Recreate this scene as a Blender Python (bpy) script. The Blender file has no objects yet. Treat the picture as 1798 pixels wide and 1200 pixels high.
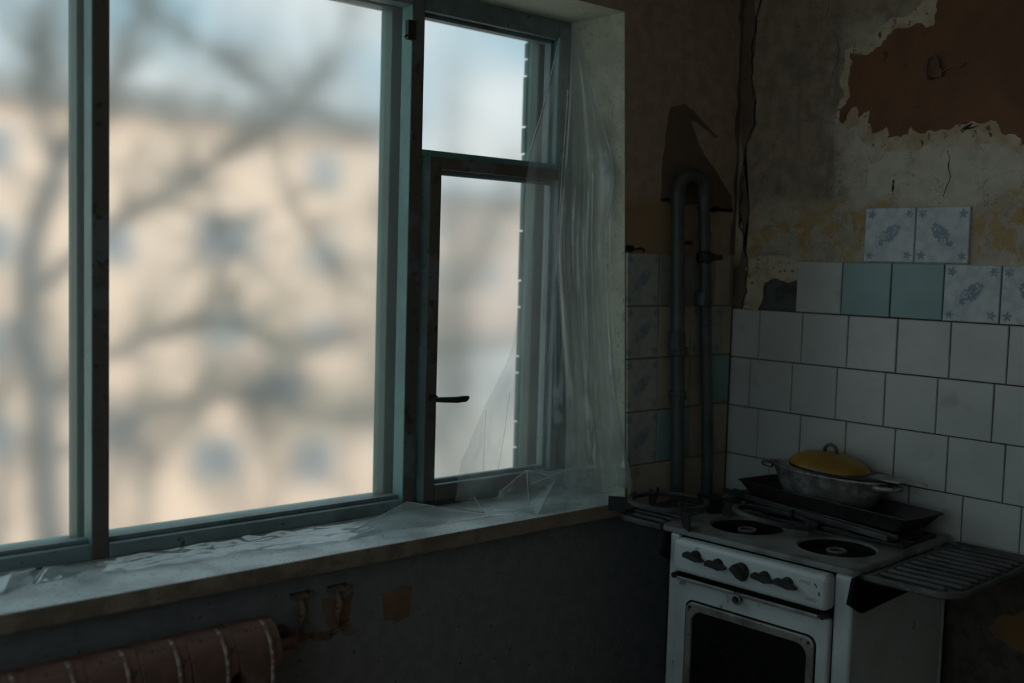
import bpy, math, random
from mathutils import Vector, Matrix, noise as mnoise
R = math.radians
scene = bpy.context.scene
COL = scene.collection
random.seed(7)

# ------------------------------------------------------------------ camera
YAW, PITCH, ROLL = R(41.246), R(-4.162), R(1.626)
fw = Vector((math.sin(YAW)*math.cos(PITCH), math.cos(YAW)*math.cos(PITCH), math.sin(PITCH)))
rt = Vector((math.cos(YAW), -math.sin(YAW), 0)); up = rt.cross(fw)
r2 = rt*math.cos(ROLL) + up*math.sin(ROLL); u2 = -rt*math.sin(ROLL) + up*math.cos(ROLL)
cd = bpy.data.cameras.new('camera'); cam = bpy.data.objects.new('camera', cd); COL.objects.link(cam)
M3 = Matrix((r2, u2, -fw)).transposed()
cam.matrix_world = Matrix.Translation((-2.7522, -2.0965, 1.5313)) @ M3.to_4x4()
cd.sensor_width = 36.0; cd.lens = 1893.98/1798*36; cd.clip_start = .02; cd.clip_end = 400
cd.dof.use_dof = True; cd.dof.focus_distance = 2.75; cd.dof.aperture_fstop = 1.8
scene.camera = cam

# ------------------------------------------------------------------ sky, sun, exposure
w = bpy.data.worlds.new('sky'); scene.world = w; w.use_nodes = True
nt = w.node_tree; nt.nodes.clear()
o = nt.nodes.new('ShaderNodeOutputWorld'); bg = nt.nodes.new('ShaderNodeBackground')
tc = nt.nodes.new('ShaderNodeTexCoord'); nz = nt.nodes.new('ShaderNodeTexNoise')
mp = nt.nodes.new('ShaderNodeMapping'); mp.inputs['Scale'].default_value = (1, 1, 2.2)
nz.inputs['Scale'].default_value = 4.0; nz.inputs['Detail'].default_value = 4
cr = nt.nodes.new('ShaderNodeValToRGB')
cr.color_ramp.elements[0].position = .40; cr.color_ramp.elements[0].color = (.36, .56, .68, 1)
cr.color_ramp.elements[1].position = .62; cr.color_ramp.elements[1].color = (.90, .92, .94, 1)
nt.links.new(tc.outputs['Generated'], mp.inputs[0]); nt.links.new(mp.outputs[0], nz.inputs['Vector'])
nt.links.new(nz.outputs['Fac'], cr.inputs[0]); nt.links.new(cr.outputs[0], bg.inputs[0])
bg.inputs[1].default_value = 1.08; nt.links.new(bg.outputs[0], o.inputs[0])
sd = bpy.data.lights.new('sun', 'SUN'); sd.energy = 3.3; sd.angle = R(1.5); sd.color = (1, .90, .78)
sun = bpy.data.objects.new('sun', sd); COL.objects.link(sun)
sun.rotation_euler = Vector((-.45, .80, -.52)).to_track_quat('-Z', 'Y').to_euler()   # from behind the house
scene.view_settings.view_transform = 'Standard'; scene.view_settings.look = 'None'
scene.view_settings.exposure = 0.0; scene.view_settings.gamma = 1.0; scene.view_settings.use_curve_mapping = False
scene.cycles.max_bounces = 10; scene.cycles.diffuse_bounces = 5; scene.cycles.transmission_bounces = 8
scene.cycles.transparent_max_bounces = 24; scene.cycles.use_denoising = True
scene.cycles.caustics_refractive = True; scene.cycles.sample_clamp_indirect = 6

# ------------------------------------------------------------------ material helpers
class NT:
    def __init__(s, name):
        s.m = bpy.data.materials.new(name); s.m.use_nodes = True; s.t = s.m.node_tree; s.t.nodes.clear()
        s.out = s.n('OutputMaterial')
    def n(s, k, **kw):
        nd = s.t.nodes.new('ShaderNode'+k)
        for a, b in kw.items(): setattr(nd, a, b)
        return nd
    def l(s, a, b): s.t.links.new(a, b)
    def set(s, inp, v):
        if hasattr(v, 'is_output'): s.l(v, inp)
        elif isinstance(v, (tuple, list)) and len(v) == 3 and inp.type == 'RGBA': inp.default_value = (*v, 1)
        else: inp.default_value = v
    def math(s, op, a, b=0.0, c=None, clamp=False):
        nd = s.n('Math', operation=op, use_clamp=clamp); s.set(nd.inputs[0], a); s.set(nd.inputs[1], b)
        if c is not None: s.set(nd.inputs[2], c)
        return nd.outputs[0]
    def mix(s, f, a, b, blend='MIX'):
        nd = s.n('Mix', data_type='RGBA', blend_type=blend); s.set(nd.inputs[0], f); s.set(nd.inputs[6], a); s.set(nd.inputs[7], b)
        return nd.outputs[2]
    def noise(s, vec, scale, detail=4, rough=.55, dist=0.0):
        nd = s.n('TexNoise'); s.l(vec, nd.inputs['Vector']); nd.inputs['Scale'].default_value = scale
        nd.inputs['Detail'].default_value = detail; nd.inputs['Roughness'].default_value = rough; nd.inputs['Distortion'].default_value = dist
        return nd.outputs['Fac']
    def ss(s, v, a, b):   # smoothstep a..b -> 0..1
        nd = s.n('MapRange', interpolation_type='SMOOTHSTEP'); s.set(nd.inputs['Value'], v)
        nd.inputs['From Min'].default_value = a; nd.inputs['From Max'].default_value = b
        nd.inputs['To Min'].default_value = 0; nd.inputs['To Max'].default_value = 1
        return nd.outputs[0]
    def obj(s): return s.n('TexCoord').outputs['Object']
    def pos(s): return s.n('NewGeometry').outputs['Position']
    def sep(s, v):
        nd = s.n('SeparateXYZ'); s.l(v, nd.inputs[0]); return nd.outputs
    def bsdf(s, col, rough=.6, metal=0.0, bump=None, bstr=.3, bdist=.002, spec=.5):
        b = s.n('BsdfPrincipled'); s.set(b.inputs['Base Color'], col); s.set(b.inputs['Roughness'], rough)
        s.set(b.inputs['Metallic'], metal); b.inputs['Specular IOR Level'].default_value = spec
        if bump is not None:
            bp = s.n('Bump'); bp.inputs['Strength'].default_value = bstr; bp.inputs['Distance'].default_value = bdist
            s.l(bump, bp.inputs['Height']); s.l(bp.outputs[0], b.inputs['Normal'])
        s.l(b.outputs[0], s.out.inputs[0]); return b

def worn(name, c1, c2, scale=12, rough=.6, metal=0.0, lo=.42, hi=.62, c3=None, s3=60, lo3=.6, hi3=.68, bstr=.25, bdist=.002, spec=.5, use_pos=False):
    t = NT(name); v = t.pos() if use_pos else t.obj()
    f = t.noise(v, scale, 5)
    col = t.mix(t.ss(f, lo, hi), c1, c2)
    f3 = t.noise(v, s3, 3)
    if c3: col = t.mix(t.ss(f3, lo3, hi3), col, c3)
    t.bsdf(col, rough, metal, f3, bstr, bdist, spec); return t.m

M = {}
M['soffit'] = worn('reveal_plaster', (.60, .62, .51), (.44, .455, .37), 7, .9, c3=(.34, .35, .28), s3=95, lo3=.56, hi3=.72, bstr=.5, bdist=.004, use_pos=True)
M['sill'] = worn('sill_paint', (.62, .73, .75), (.40, .47, .48), 9, .42, lo=.40, hi=.66, c3=(.17, .19, .19), s3=120, lo3=.60, hi3=.70, bstr=.4, use_pos=True)
M['sill_edge'] = worn('sill_concrete_edge', (.30, .245, .18), (.19, .155, .115), 14, .9, c3=(.15, .125, .095), s3=140, bstr=.7, bdist=.004, use_pos=True)
M['teal'] = worn('teal_frame_paint', (.135, .34, .315), (.105, .25, .25), 6, .45, c3=(.22, .33, .33), s3=30, lo3=.66, hi3=.74, use_pos=True)
M['green'] = worn('green_outer_paint', (.05, .17, .135), (.04, .125, .11), 8, .5, c3=(.15, .26, .23), s3=40, lo3=.66, hi3=.74, use_pos=True)
M['brownframe'] = worn('stripped_dark_frame', (.115, .103, .09), (.15, .172, .178), 5, .7, lo=.53, hi=.60, c3=(.06, .05, .04), s3=30, bstr=.5, use_pos=True)
M['greyframe'] = worn('weathered_blue_grey_frame', (.20, .28, .30), (.14, .19, .20), 7, .5, c3=(.09, .10, .10), s3=35, lo3=.62, hi3=.72, use_pos=True)
M['iron'] = worn('black_iron', (.030, .030, .030), (.016, .016, .016), 20, .6, c3=(.06, .058, .055), s3=90, spec=.4)
M['metal_dark'] = worn('dark_metal', (.07, .07, .07), (.035, .033, .03), 16, .45, .5)
M['enamel'] = worn('white_enamel', (.62, .70, .71), (.53, .59, .595), 5, .28, c3=(.26, .26, .24), s3=26, lo3=.66, hi3=.76, bstr=.03)
M['soot_top'] = worn('sooty_stove_top', (.20, .22, .215), (.105, .114, .112), 9, .6, c3=(.27, .285, .28), s3=130, lo3=.62, hi3=.72, bstr=.6)
M['shelf'] = worn('dirty_shelf_enamel', (.09, .093, .092), (.05, .05, .05), 10, .5, c3=(.17, .175, .175), s3=110, lo3=.62, hi3=.72, bstr=.5)
M['soot'] = worn('soot_black', (.010, .009, .009), (.006, .006, .006), 20, .8, spec=.12)
M['ovenframe'] = worn('oven_window_frame', (.33, .33, .31), (.18, .175, .16), 14, .45, .3, c3=(.05, .047, .04), s3=60, lo3=.62, hi3=.68)
M['bar'] = worn('handle_metal', (.40, .41, .40), (.27, .27, .26), 18, .4, .4)
M['tray'] = worn('rusty_black_tray', (.040, .034, .030), (.022, .019, .018), 14, .55, .2, c3=(.075, .055, .045), s3=60, lo3=.6, hi3=.7)
M['alu'] = worn('old_aluminium', (.50, .50, .47), (.24, .23, .215), 11, .42, .55, c3=(.20, .19, .175), s3=60, lo3=.45, hi3=.75, bstr=.4)
M['yellow'] = worn('yellow_enamel', (.38, .24, .028), (.27, .145, .022), 6, .42, c3=(.16, .08, .015), s3=50, lo3=.64, hi3=.74, bstr=.1)
M['lidhandle'] = worn('brown_lid_handle', (.12, .095, .07), (.07, .055, .04), 20, .4, .3)
M['pipe'] = worn('blue_grey_pipe_paint', (.085, .10, .102), (.065, .074, .076), 12, .45, c3=(.045, .045, .042), s3=40, lo3=.62, hi3=.7)
M['radiator'] = worn('brown_radiator_paint', (.215, .118, .092), (.15, .083, .068), 12, .55, c3=(.055, .038, .034), s3=45, lo3=.62, hi3=.7, bstr=.5)
M['seam'] = worn('chipped_white_paint', (.50, .43, .39), (.24, .15, .125), 40, .7, lo=.42, hi=.56)
M['rust'] = worn('rusty_bracket', (.22, .16, .115), (.13, .095, .07), 25, .85, c3=(.03, .025, .02), s3=70, bstr=.7)
M['exposed'] = worn('exposed_brown_wall', (.215, .108, .060), (.155, .081, .048), 4, .85, c3=(.095, .056, .038), s3=26, lo3=.64, hi3=.76, bstr=.4, use_pos=True)
M['torn'] = worn('torn_wallpaper_edge', (.60, .545, .43), (.47, .37, .25), 16, .95, c3=(.18, .11, .06), s3=50, lo3=.58, hi3=.68, bstr=.7, use_pos=True)
M['darkpatch'] = worn('dark_bare_plaster', (.165, .125, .098), (.13, .10, .08), 8, .9, bstr=.4, use_pos=True)
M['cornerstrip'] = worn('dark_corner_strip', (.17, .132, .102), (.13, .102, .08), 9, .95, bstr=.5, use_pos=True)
M['crackfill'] = worn('deep_crack', (.022, .017, .014), (.04, .03, .024), 15, .95, bstr=.7, use_pos=True)
M['orangepatch'] = worn('ochre_plaster', (.22, .125, .055), (.15, .095, .052), 8, .95, bstr=.4, use_pos=True)
M['redpatch'] = worn('bare_brick_patch', (.25, .145, .10), (.19, .115, .085), 10, .95, bstr=.6, use_pos=True)
M['grey_smear'] = worn('blue_grey_mortar', (.11, .12, .13), (.07, .065, .06), 16, .95, bstr=.6, use_pos=True)
M['floor'] = worn('dark_floor', (.42, .33, .25), (.34, .27, .20), 6, .7, use_pos=True)
M['roomwall'] = worn('dim_room_wall', (.74, .68, .60), (.64, .58, .51), 3, .9, use_pos=True)
M['backwall'] = worn('back_wall_paint', (.50, .45, .39), (.42, .37, .32), 3, .9, use_pos=True)
M['print'] = worn('faded_print', (.20, .22, .22), (.28, .30, .30), 60, .6)
M['printblack'] = worn('black_print', (.02, .02, .02), (.03, .03, .03), 60, .6)
M['tile_white'] = worn('white_glazed_tile', (.58, .615, .60), (.53, .56, .545), 5, .24, c3=(.44, .44, .41), s3=9, lo3=.60, hi3=.78, bstr=.02, use_pos=True)
M['tile_beige'] = worn('beige_glazed_tile', (.46, .415, .335), (.38, .34, .275), 6, .3, c3=(.25, .20, .15), s3=9, lo3=.58, hi3=.76, bstr=.03, use_pos=True)
M['tile_grey'] = worn('grey_glazed_tile', (.30, .31, .30), (.24, .245, .235), 8, .3, bstr=.05)
M['tile_teal'] = worn('teal_glazed_tile', (.255, .40, .40), (.225, .355, .36), 5, .22, bstr=.03)

def floral_material(name, ba, bb, pf=.9):
    t = NT(name); v = t.obj(); X, Y, Z = t.sep(v)
    k = 1/.15
    x = t.math('MULTIPLY', X, k); y = t.math('MULTIPLY', Y, k)      # -.5 .. .5
    p = t.math('MULTIPLY', t.math('ADD', x, y), .7071); q = t.math('MULTIPLY', t.math('SUBTRACT', x, y), .7071)
    n1 = t.noise(v, 75, 3, .6, .8); n2 = t.noise(v, 170, 2)
    base = t.mix(t.ss(t.noise(v, 40, 3), .35, .65), ba, bb)
    # central spray along the diagonal
    d = t.math('SQRT', t.math('ADD', t.math('POWER', t.math('DIVIDE', p, .40), 2), t.math('POWER', t.math('DIVIDE', q, .15), 2)))
    spray = t.math('MULTIPLY', t.ss(d, 1.05, .55), t.ss(t.math('ADD', t.math('MULTIPLY', n1, 1.0), t.math('MULTIPLY', d, -.12)), .425, .455))
    def flower(cx, cy, r, petals):
        dx = t.math('SUBTRACT', x, cx); dy = t.math('SUBTRACT', y, cy)
        rr = t.math('SQRT', t.math('ADD', t.math('POWER', dx, 2), t.math('POWER', dy, 2)))
        an = t.math('ARCTAN2', dy, dx)
        lob = t.math('MULTIPLY_ADD', t.math('COSINE', t.math('MULTIPLY', an, petals)), .24*r, .76*r)
        lob = t.math('ADD', lob, t.math('MULTIPLY', t.math('SUBTRACT', n2, .5), .4*r))
        return t.ss(t.math('SUBTRACT', rr, lob), .012, -.012)
    m = spray
    for f in (flower(0, 0, .15, 7), flower(.16, .13, .07, 5), flower(-.15, -.16, .07, 5),
              flower(-.37, .37, .085, 5), flower(.37, -.37, .085, 5), flower(.38, .38, .085, 6), flower(-.38, -.38, .085, 6)):
        m = t.math('MAXIMUM', m, t.math('MULTIPLY', f, t.ss(n1, .34, .50)))
    col = t.mix(t.math('MULTIPLY', m, pf), base, t.mix(t.ss(n1, .4, .6), (.10, .17, .25), (.16, .27, .36)))
    t.bsdf(col, .25); return t.m
M['tile_floral'] = floral_material('floral_glazed_tile', (.46, .525, .57), (.62, .66, .68))
M['tile_floral_dim'] = floral_material('shaded_grey_floral_tile', (.35, .365, .35), (.43, .44, .42), .7)  # greyer floral tile, its colour also darkened for the pier's weaker light

def wall_right_material():
    t = NT('peeling_wall_right'); v = t.pos(); X, Y, Z = t.sep(v)
    n = t.noise(v, 5, 6, .6); n2 = t.noise(v, 22, 5, .6); n3 = t.noise(v, 70, 3)
    dirty = t.mix(t.ss(n2, .38, .66), (.37, .305, .235), (.27, .22, .17))
    dirty = t.mix(t.ss(n, .55, .70), dirty, (.20, .172, .148))
    white = t.mix(t.ss(n2, .40, .68), (.66, .64, .55), (.55, .525, .44))
    yy = t.math('ADD', t.math('MULTIPLY', Y, -1), t.math('MULTIPLY', t.math('SUBTRACT', n, .5), .45))
    zz = t.math('ADD', Z, t.math('MULTIPLY', t.math('SUBTRACT', n, .5), .25))
    wm = t.math('MULTIPLY', t.ss(yy, .30, .44), t.ss(zz, 2.32, 2.12))
    wm = t.math('MULTIPLY', wm, .95)
    col = t.mix(wm, dirty, white)
    # grey run-down smears by the corner
    st = t.n('Mapping'); st.inputs['Scale'].default_value = (1, 9, 1.2); t.l(v, st.inputs[0])
    col = t.mix(t.math('MULTIPLY', t.ss(t.noise(st.outputs[0], 2.2, 3), .54, .66), t.math('MULTIPLY', t.ss(yy, .5, .3), .55)), col, (.19, .172, .155))
    # ochre glue stains in the band where tiles fell off
    band = t.math('MULTIPLY', t.ss(zz, 1.53, 1.59), t.ss(zz, 1.755, 1.71))
    och = t.math('MULTIPLY', band, t.ss(t.noise(v, 17, 4, .6, .9), .50, .56))
    col = t.mix(band, col, t.mix(t.ss(n2, .4, .6), (.44, .39, .30), (.52, .48, .40)))
    col = t.mix(t.math('MULTIPLY', och, .8), col, (.47, .32, .13))
    low = t.ss(Z, 1.56, 1.53)
    col = t.mix(low, col, t.mix(t.ss(n2, .4, .6), (.11, .092, .074), (.075, .063, .053)))
    crack = t.math('MULTIPLY', t.ss(t.math('ABSOLUTE', t.math('SUBTRACT', t.noise(v, 9, 4, .6, .5), .5)), .006, .0), .55)
    col = t.mix(crack, col, (.07, .055, .045))
    t.bsdf(col, .92, 0, t.math('ADD', n2, n3), .55, .004); return t.m
M['wall_right'] = wall_right_material()

def wall_window_material():
    t = NT('wall_under_and_beside_window'); v = t.pos(); X, Y, Z = t.sep(v)
    n = t.noise(v, 5, 6, .6); n2 = t.noise(v, 24, 5, .6); n3 = t.noise(v, 80, 3)
    up_ = t.mix(t.ss(n2, .38, .64), (.44, .345, .26), (.35, .275, .21))
    up_ = t.mix(t.ss(n, .54, .68), up_, (.37, .325, .23))
    zz = t.math('ADD', Z, t.math('MULTIPLY', t.math('SUBTRACT', n, .5), .12))
    och = t.math('MULTIPLY', t.ss(zz, 1.755, 1.70), t.ss(t.math('ADD', X, t.math('MULTIPLY', n2, .06)), -.245, -.265))
    up_ = t.mix(och, up_, t.mix(t.ss(n2, .42, .6), (.38, .24, .125), (.32, .245, .15)))
    low = t.mix(t.ss(n2, .36, .66), (.235, .242, .255), (.195, .20, .213))
    low = t.mix(t.ss(n3, .62, .74), low, (.05, .05, .052))
    col = t.mix(t.ss(Z, .86, .84), up_, low)
    t.bsdf(col, .85, 0, t.math('ADD', n2, n3), .5, .003); return t.m
M['wall_window'] = wall_window_material()

def film_pane_material():
    """hazy polyethylene stretched over the sashes: scatters what lies far behind it"""
    t = NT('hazy_plastic_film'); v = t.pos()
    st = t.n('Mapping'); st.inputs['Scale'].default_value = (1.0, 1, .5); t.l(v, st.inputs[0])
    n = t.noise(st.outputs[0], 3.0, 4); n2 = t.noise(v, 60, 3)
    rf = t.n('BsdfRefraction'); rf.inputs['IOR'].default_value = 1.06
    rf.inputs['Color'].default_value = (.97, .985, .985, 1); rf.inputs['Roughness'].default_value = .43
    bp = t.n('Bump'); bp.inputs['Strength'].default_value = .12; bp.inputs['Distance'].default_value = .01
    t.l(n, bp.inputs['Height']); t.l(bp.outputs[0], rf.inputs['Normal'])
    tl = t.n('BsdfTranslucent'); tl.inputs['Color'].default_value = (.90, .92, .91, 1)
    mx = t.n('MixShader'); t.l(t.math('MULTIPLY_ADD', n2, .06, .035), mx.inputs[0])
    t.l(rf.outputs[0], mx.inputs[1]); t.l(tl.outputs[0], mx.inputs[2])
    gl = t.n('BsdfGlossy'); gl.inputs['Roughness'].default_value = .25
    mg = t.n('MixShader'); mg.inputs[0].default_value = .035; t.l(mx.outputs[0], mg.inputs[1]); t.l(gl.outputs[0], mg.inputs[2])
    t.l(mg.outputs[0], t.out.inputs[0]); return t.m
M['film_pane'] = film_pane_material()

def loose_film_material(name, clear, gloss=.16):
    t = NT(name); v = t.obj()
    tr = t.n('BsdfTransparent'); tr.inputs['Color'].default_value = (.97, .98, .98, 1)
    df = t.n('BsdfDiffuse'); df.inputs['Color'].default_value = (.62, .68, .68, 1)
    tl = t.n('BsdfTranslucent'); tl.inputs['Color'].default_value = (.72, .78, .77, 1)
    m1 = t.n('MixShader'); m1.inputs[0].default_value = .55; t.l(df.outputs[0], m1.inputs[1]); t.l(tl.outputs[0], m1.inputs[2])
    gl = t.n('BsdfGlossy'); gl.inputs['Roughness'].default_value = .10; gl.inputs['Color'].default_value = (.9, .95, .96, 1)
    bp = t.n('Bump'); bp.inputs['Strength'].default_value = .35; bp.inputs['Distance'].default_value = .006
    t.l(t.noise(v, 26, 3, .5, .6), bp.inputs['Height']); t.l(bp.outputs[0], gl.inputs['Normal'])
    lw = t.n('LayerWeight'); lw.inputs['Blend'].default_value = .30
    m2 = t.n('MixShader'); t.l(t.math('MULTIPLY_ADD', lw.outputs['Fresnel'], .7, gloss, clamp=True), m2.inputs[0])
    t.l(m1.outputs[0], m2.inputs[1]); t.l(gl.outputs[0], m2.inputs[2])
    fac = t.math('ADD', t.math('MULTIPLY', lw.outputs['Facing'], .42), t.math('MULTIPLY_ADD', t.noise(v, 7, 4), .16, 1-clear-.12), clamp=True)
    m3 = t.n('MixShader'); t.l(fac, m3.inputs[0]); t.l(tr.outputs[0], m3.inputs[1]); t.l(m2.outputs[0], m3.inputs[2])
    t.l(m3.outputs[0], t.out.inputs[0]); return t.m
M['sheet'] = loose_film_material('loose_polyethylene', .77)
M['sheet_thick'] = loose_film_material('folded_polyethylene', .72, .30)
M['sheet_scrap'] = loose_film_material('creased_polyethylene', .42, .30)
M['sheet_layer'] = loose_film_material('doubled_polyethylene', .58, .12)

def glass_material():
    t = NT('window_glass'); tr = t.n('BsdfTransparent'); tr.inputs['Color'].default_value = (.95, .97, .96, 1)
    gl = t.n('BsdfGlossy'); gl.inputs['Roughness'].default_value = .02
    lw = t.n('LayerWeight'); lw.inputs['Blend'].default_value = .12
    m = t.n('MixShader'); t.l(lw.outputs['Fresnel'], m.inputs[0]); t.l(tr.outputs[0], m.inputs[1]); t.l(gl.outputs[0], m.inputs[2])
    t.l(m.outputs[0], t.out.inputs[0]); return t.m
M['glass'] = glass_material()
M['facade'] = worn('peach_stucco', (.80, .63, .52), (.70, .565, .48), .6, .95, bstr=0)
M['facade2'] = worn('pale_pink_stucco', (.62, .52, .48), (.55, .47, .44), .6, .95, bstr=0)
M['roof'] = worn('grey_roof_edge', (.30, .32, .34), (.24, .26, .28), .8, .9, bstr=0)
M['farglass'] = worn('far_window_pane', (.25, .29, .34), (.33, .37, .41), .8, .3, bstr=0)  # pane colour lightened to carry the reflected sky
M['farframe'] = worn('far_window_frame', (.55, .56, .56), (.48, .48, .48), 1, .8, bstr=0)
M['yard'] = worn('pale_yard', (.55, .52, .49), (.46, .45, .43), .15, .95, bstr=0, use_pos=True)
M['bark'] = worn('grey_bark', (.20, .205, .205), (.15, .155, .155), 3, .95, bstr=0)
M['leaf'] = worn('spring_leaves', (.20, .24, .18), (.26, .29, .22), 3, .8, bstr=0)

# ------------------------------------------------------------------ mesh helpers
class MB:
    def __init__(s): s.v = []; s.f = []; s.mi = []
    def add(s, vs, fs, mi=0):
        b = len(s.v); s.v += [tuple(p) for p in vs]; s.f += [[i+b for i in f] for f in fs]; s.mi += [mi]*len(fs); return s
    def box(s, x0, x1, y0, y1, z0, z1, mi=0):
        vs = [(x, y, z) for z in (z0, z1) for y in (y0, y1) for x in (x0, x1)]
        return s.add(vs, [(0, 2, 3, 1), (4, 5, 7, 6), (0, 1, 5, 4), (2, 6, 7, 3), (0, 4, 6, 2), (1, 3, 7, 5)], mi)
    def loft(s, rings, cap=True, closed=True, mi=0):
        n = len(rings[0]); vs = [p for r in rings for p in r]; fs = []
        for i in range(len(rings)-1):
            for j in range(n if closed else n-1):
                k = (j+1) % n; fs.append((i*n+j, i*n+k, (i+1)*n+k, (i+1)*n+j))
        if cap: fs.append(tuple(reversed(range(n)))); fs.append(tuple(range((len(rings)-1)*n, len(rings)*n)))
        return s.add(vs, fs, mi)
    def tube(s, path, rad, n=10, cap=True):
        path = [Vector(p) for p in path]
        if not hasattr(rad, '__len__'): rad = [rad]*len(path)
        rings = []; prev = None
        for i, p in enumerate(path):
            a = path[max(i-1, 0)]; b = path[min(i+1, len(path)-1)]; t = (b-a).normalized()
            if prev is None:
                nrm = t.orthogonal().normalized()
            else:
                nrm = (prev - t*prev.dot(t)).normalized()
            prev = nrm; bi = t.cross(nrm)
            rings.append([p + (nrm*math.cos(2*math.pi*k/n) + bi*math.sin(2*math.pi*k/n))*rad[i] for k in range(n)])
        return s.loft(rings, cap)
    def ring(s, c, r, t, n=40, m=8, sq=1.0):
        c = Vector(c); vs = []; fs = []
        for i in range(n):
            a = 2*math.pi*i/n
            for j in range(m):
                b = 2*math.pi*j/m; vs.append(c + Vector(((r+t*math.cos(b))*math.cos(a), (r+t*math.cos(b))*math.sin(a), t*sq*math.sin(b))))
        for i in range(n):
            for j in range(m):
                fs.append((i*m+j, ((i+1) % n)*m+j, ((i+1) % n)*m+(j+1) % m, i*m+(j+1) % m))
        return s.add(vs, fs)
    def lathe(s, prof, c=(0, 0, 0), n=32, sx=1, sy=1, cap=True):
        c = Vector(c)
        rings = [[c + Vector((r*sx*math.cos(2*math.pi*k/n), r*sy*math.sin(2*math.pi*k/n), z)) for k in range(n)] for r, z in prof]
        return s.loft(rings, cap)
    def prism(s, poly, fn, t0, t1, mi=0):   # fn(u, v, t) -> xyz
        n = len(poly); vs = [fn(u, v, t0) for u, v in poly] + [fn(u, v, t1) for u, v in poly]
        fs = [tuple(reversed(range(n))), tuple(range(n, 2*n))] + [(i, (i+1) % n, n+(i+1) % n, n+i) for i in range(n)]
        return s.add(vs, fs, mi)
    def xform(s, fn): s.v = [tuple(fn(Vector(p))) for p in s.v]; return s
    def mesh(s, name, mats, smooth=False, flip=True):
        me = bpy.data.meshes.new(name); me.from_pydata(s.v, [], s.f)
        for m in (mats if isinstance(mats, (list, tuple)) else [mats]): me.materials.append(m)
        for p, i in zip(me.polygons, s.mi): p.material_index = i; p.use_smooth = smooth
        me.validate()
        import bmesh
        b = bmesh.new(); b.from_mesh(me); bmesh.ops.recalc_face_normals(b, faces=b.faces); b.to_mesh(me); b.free()
        me.update(); return me
    def build(s, name, mats, parent=None, smooth=False, bevel=0, seg=2, angle=None):
        ob = bpy.data.objects.new(name, s.mesh(name, mats, smooth)); COL.objects.link(ob)
        if parent: ob.parent = parent
        if bevel:
            md = ob.modifiers.new('bevel', 'BEVEL'); md.width = bevel; md.segments = seg; md.limit_method = 'ANGLE'; md.angle_limit = R(40)
        if smooth and angle is not None:
            ob.data.set_sharp_from_angle(angle=R(angle))
        return ob
def empty(name, loc=(0, 0, 0), rz=0, parent=None):
    o = bpy.data.objects.new(name, None); COL.objects.link(o); o.location = loc; o.rotation_euler = (0, 0, rz)
    o.empty_display_size = .05
    if parent: o.parent = parent
    return o
def tag(o, label, cat=None, group=None, kind=None):
    o['label'] = label
    if cat: o['category'] = cat
    if group: o['group'] = group
    if kind: o['kind'] = kind
    return o
def struct(o): o['kind'] = 'structure'; return o
def jag(poly, it=3, amp=.12, seed=1, closed=True):
    rn = random.Random(seed); p = [Vector(q) for q in poly]
    for k in range(it):
        o = []
        for i in range(len(p)):
            a = p[i]; b = p[(i+1) % len(p)]; d = b-a; m = (a+b)/2 + Vector((-d.y, d.x))*rn.uniform(-amp, amp)
            o += [a, m] if d.length > .006 else [a]
        p = o
    return [(q.x, q.y) for q in p]
WR = lambda u, v, t: (-t, u, v)      # on wall_right: u = world y, v = z, t = proud of the wall
WW = lambda u, v, t: (u, -t, v)      # on wall_window: u = world x, v = z
def patch(name, poly, fn, t, mat, parent, it=3, amp=.12, seed=1):
    return MB().prism(jag(poly, it, amp, seed), fn, 0, t).build(name, mat, parent)

# ------------------------------------------------------------------ room shell
XL, YB, ZC = -3.5, -3.3, 2.62
struct(tag(MB().box(XL-.2, .2, YB-.2, .4, -.12, 0).build('floor', M['floor']), 'dark worn kitchen floor', 'floor'))
struct(tag(MB().box(XL-.2, .2, YB-.2, .42, ZC, ZC+.15).build('ceiling', M['roomwall']), 'dim plaster ceiling above the kitchen', 'ceiling'))
mb = MB(); A0, A1, B0, B1 = -2.35, -.35, .80, 2.35      # window added out of view to bring fill daylight into the room
mb.box(XL-.2, XL, YB-.2, A0, 0, ZC); mb.box(XL-.2, XL, A1, .42, 0, ZC); mb.box(XL-.2, XL, A0, A1, 0, B0); mb.box(XL-.2, XL, A0, A1, B1, ZC)
struct(tag(mb.build('wall_left', M['roomwall']), 'plain wall left of the viewer with an added fill-light window', 'wall'))
fill_win = struct(tag(empty('fill_window', (XL-.1, (A0+A1)/2, B0)), 'added unseen window in the left wall for fill light', 'window'))
for (a, b, c, d) in ((A0, A0+.06, B0, B1), (A1-.06, A1, B0, B1), ((A0+A1)/2-.03, (A0+A1)/2+.03, B0, B1), (A0+.06, A1-.06, B0, B0+.06), (A0+.06, A1-.06, B1-.06, B1)):
    MB().box(-.03, .03, a-(A0+A1)/2, b-(A0+A1)/2, c-B0, d-B0).build('frame_bar', M['teal'], fill_win)
for a, b in ((A0+.06, (A0+A1)/2-.03), ((A0+A1)/2+.03, A1-.06)):
    MB().box(-.003, .003, a-(A0+A1)/2, b-(A0+A1)/2, .06, B1-B0-.06).build('pane', M['glass'], fill_win)
struct(tag(MB().box(XL, .2, YB-.2, YB, 0, ZC).build('wall_back', M['backwall']), 'dim plain wall behind the viewer', 'wall'))
wall_r = MB().box(0, .2, YB, .42, 0, ZC).build('wall_right', M['wall_right'])
struct(tag(wall_r, 'peeling plaster wall with square white tiles behind the gas stove', 'wall'))
jx = lambda z: -.466 - (z-.937)*.0528      # the right jamb leans
LZ = 2.232; SZ = .865; WXL = -2.80; WT = .42
mb = MB()
mb.box(XL, 0, 0, WT, 0, .84)                                    # below the sill
mb.box(XL, 0, 0, WT, LZ, ZC)                                    # lintel
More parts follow.
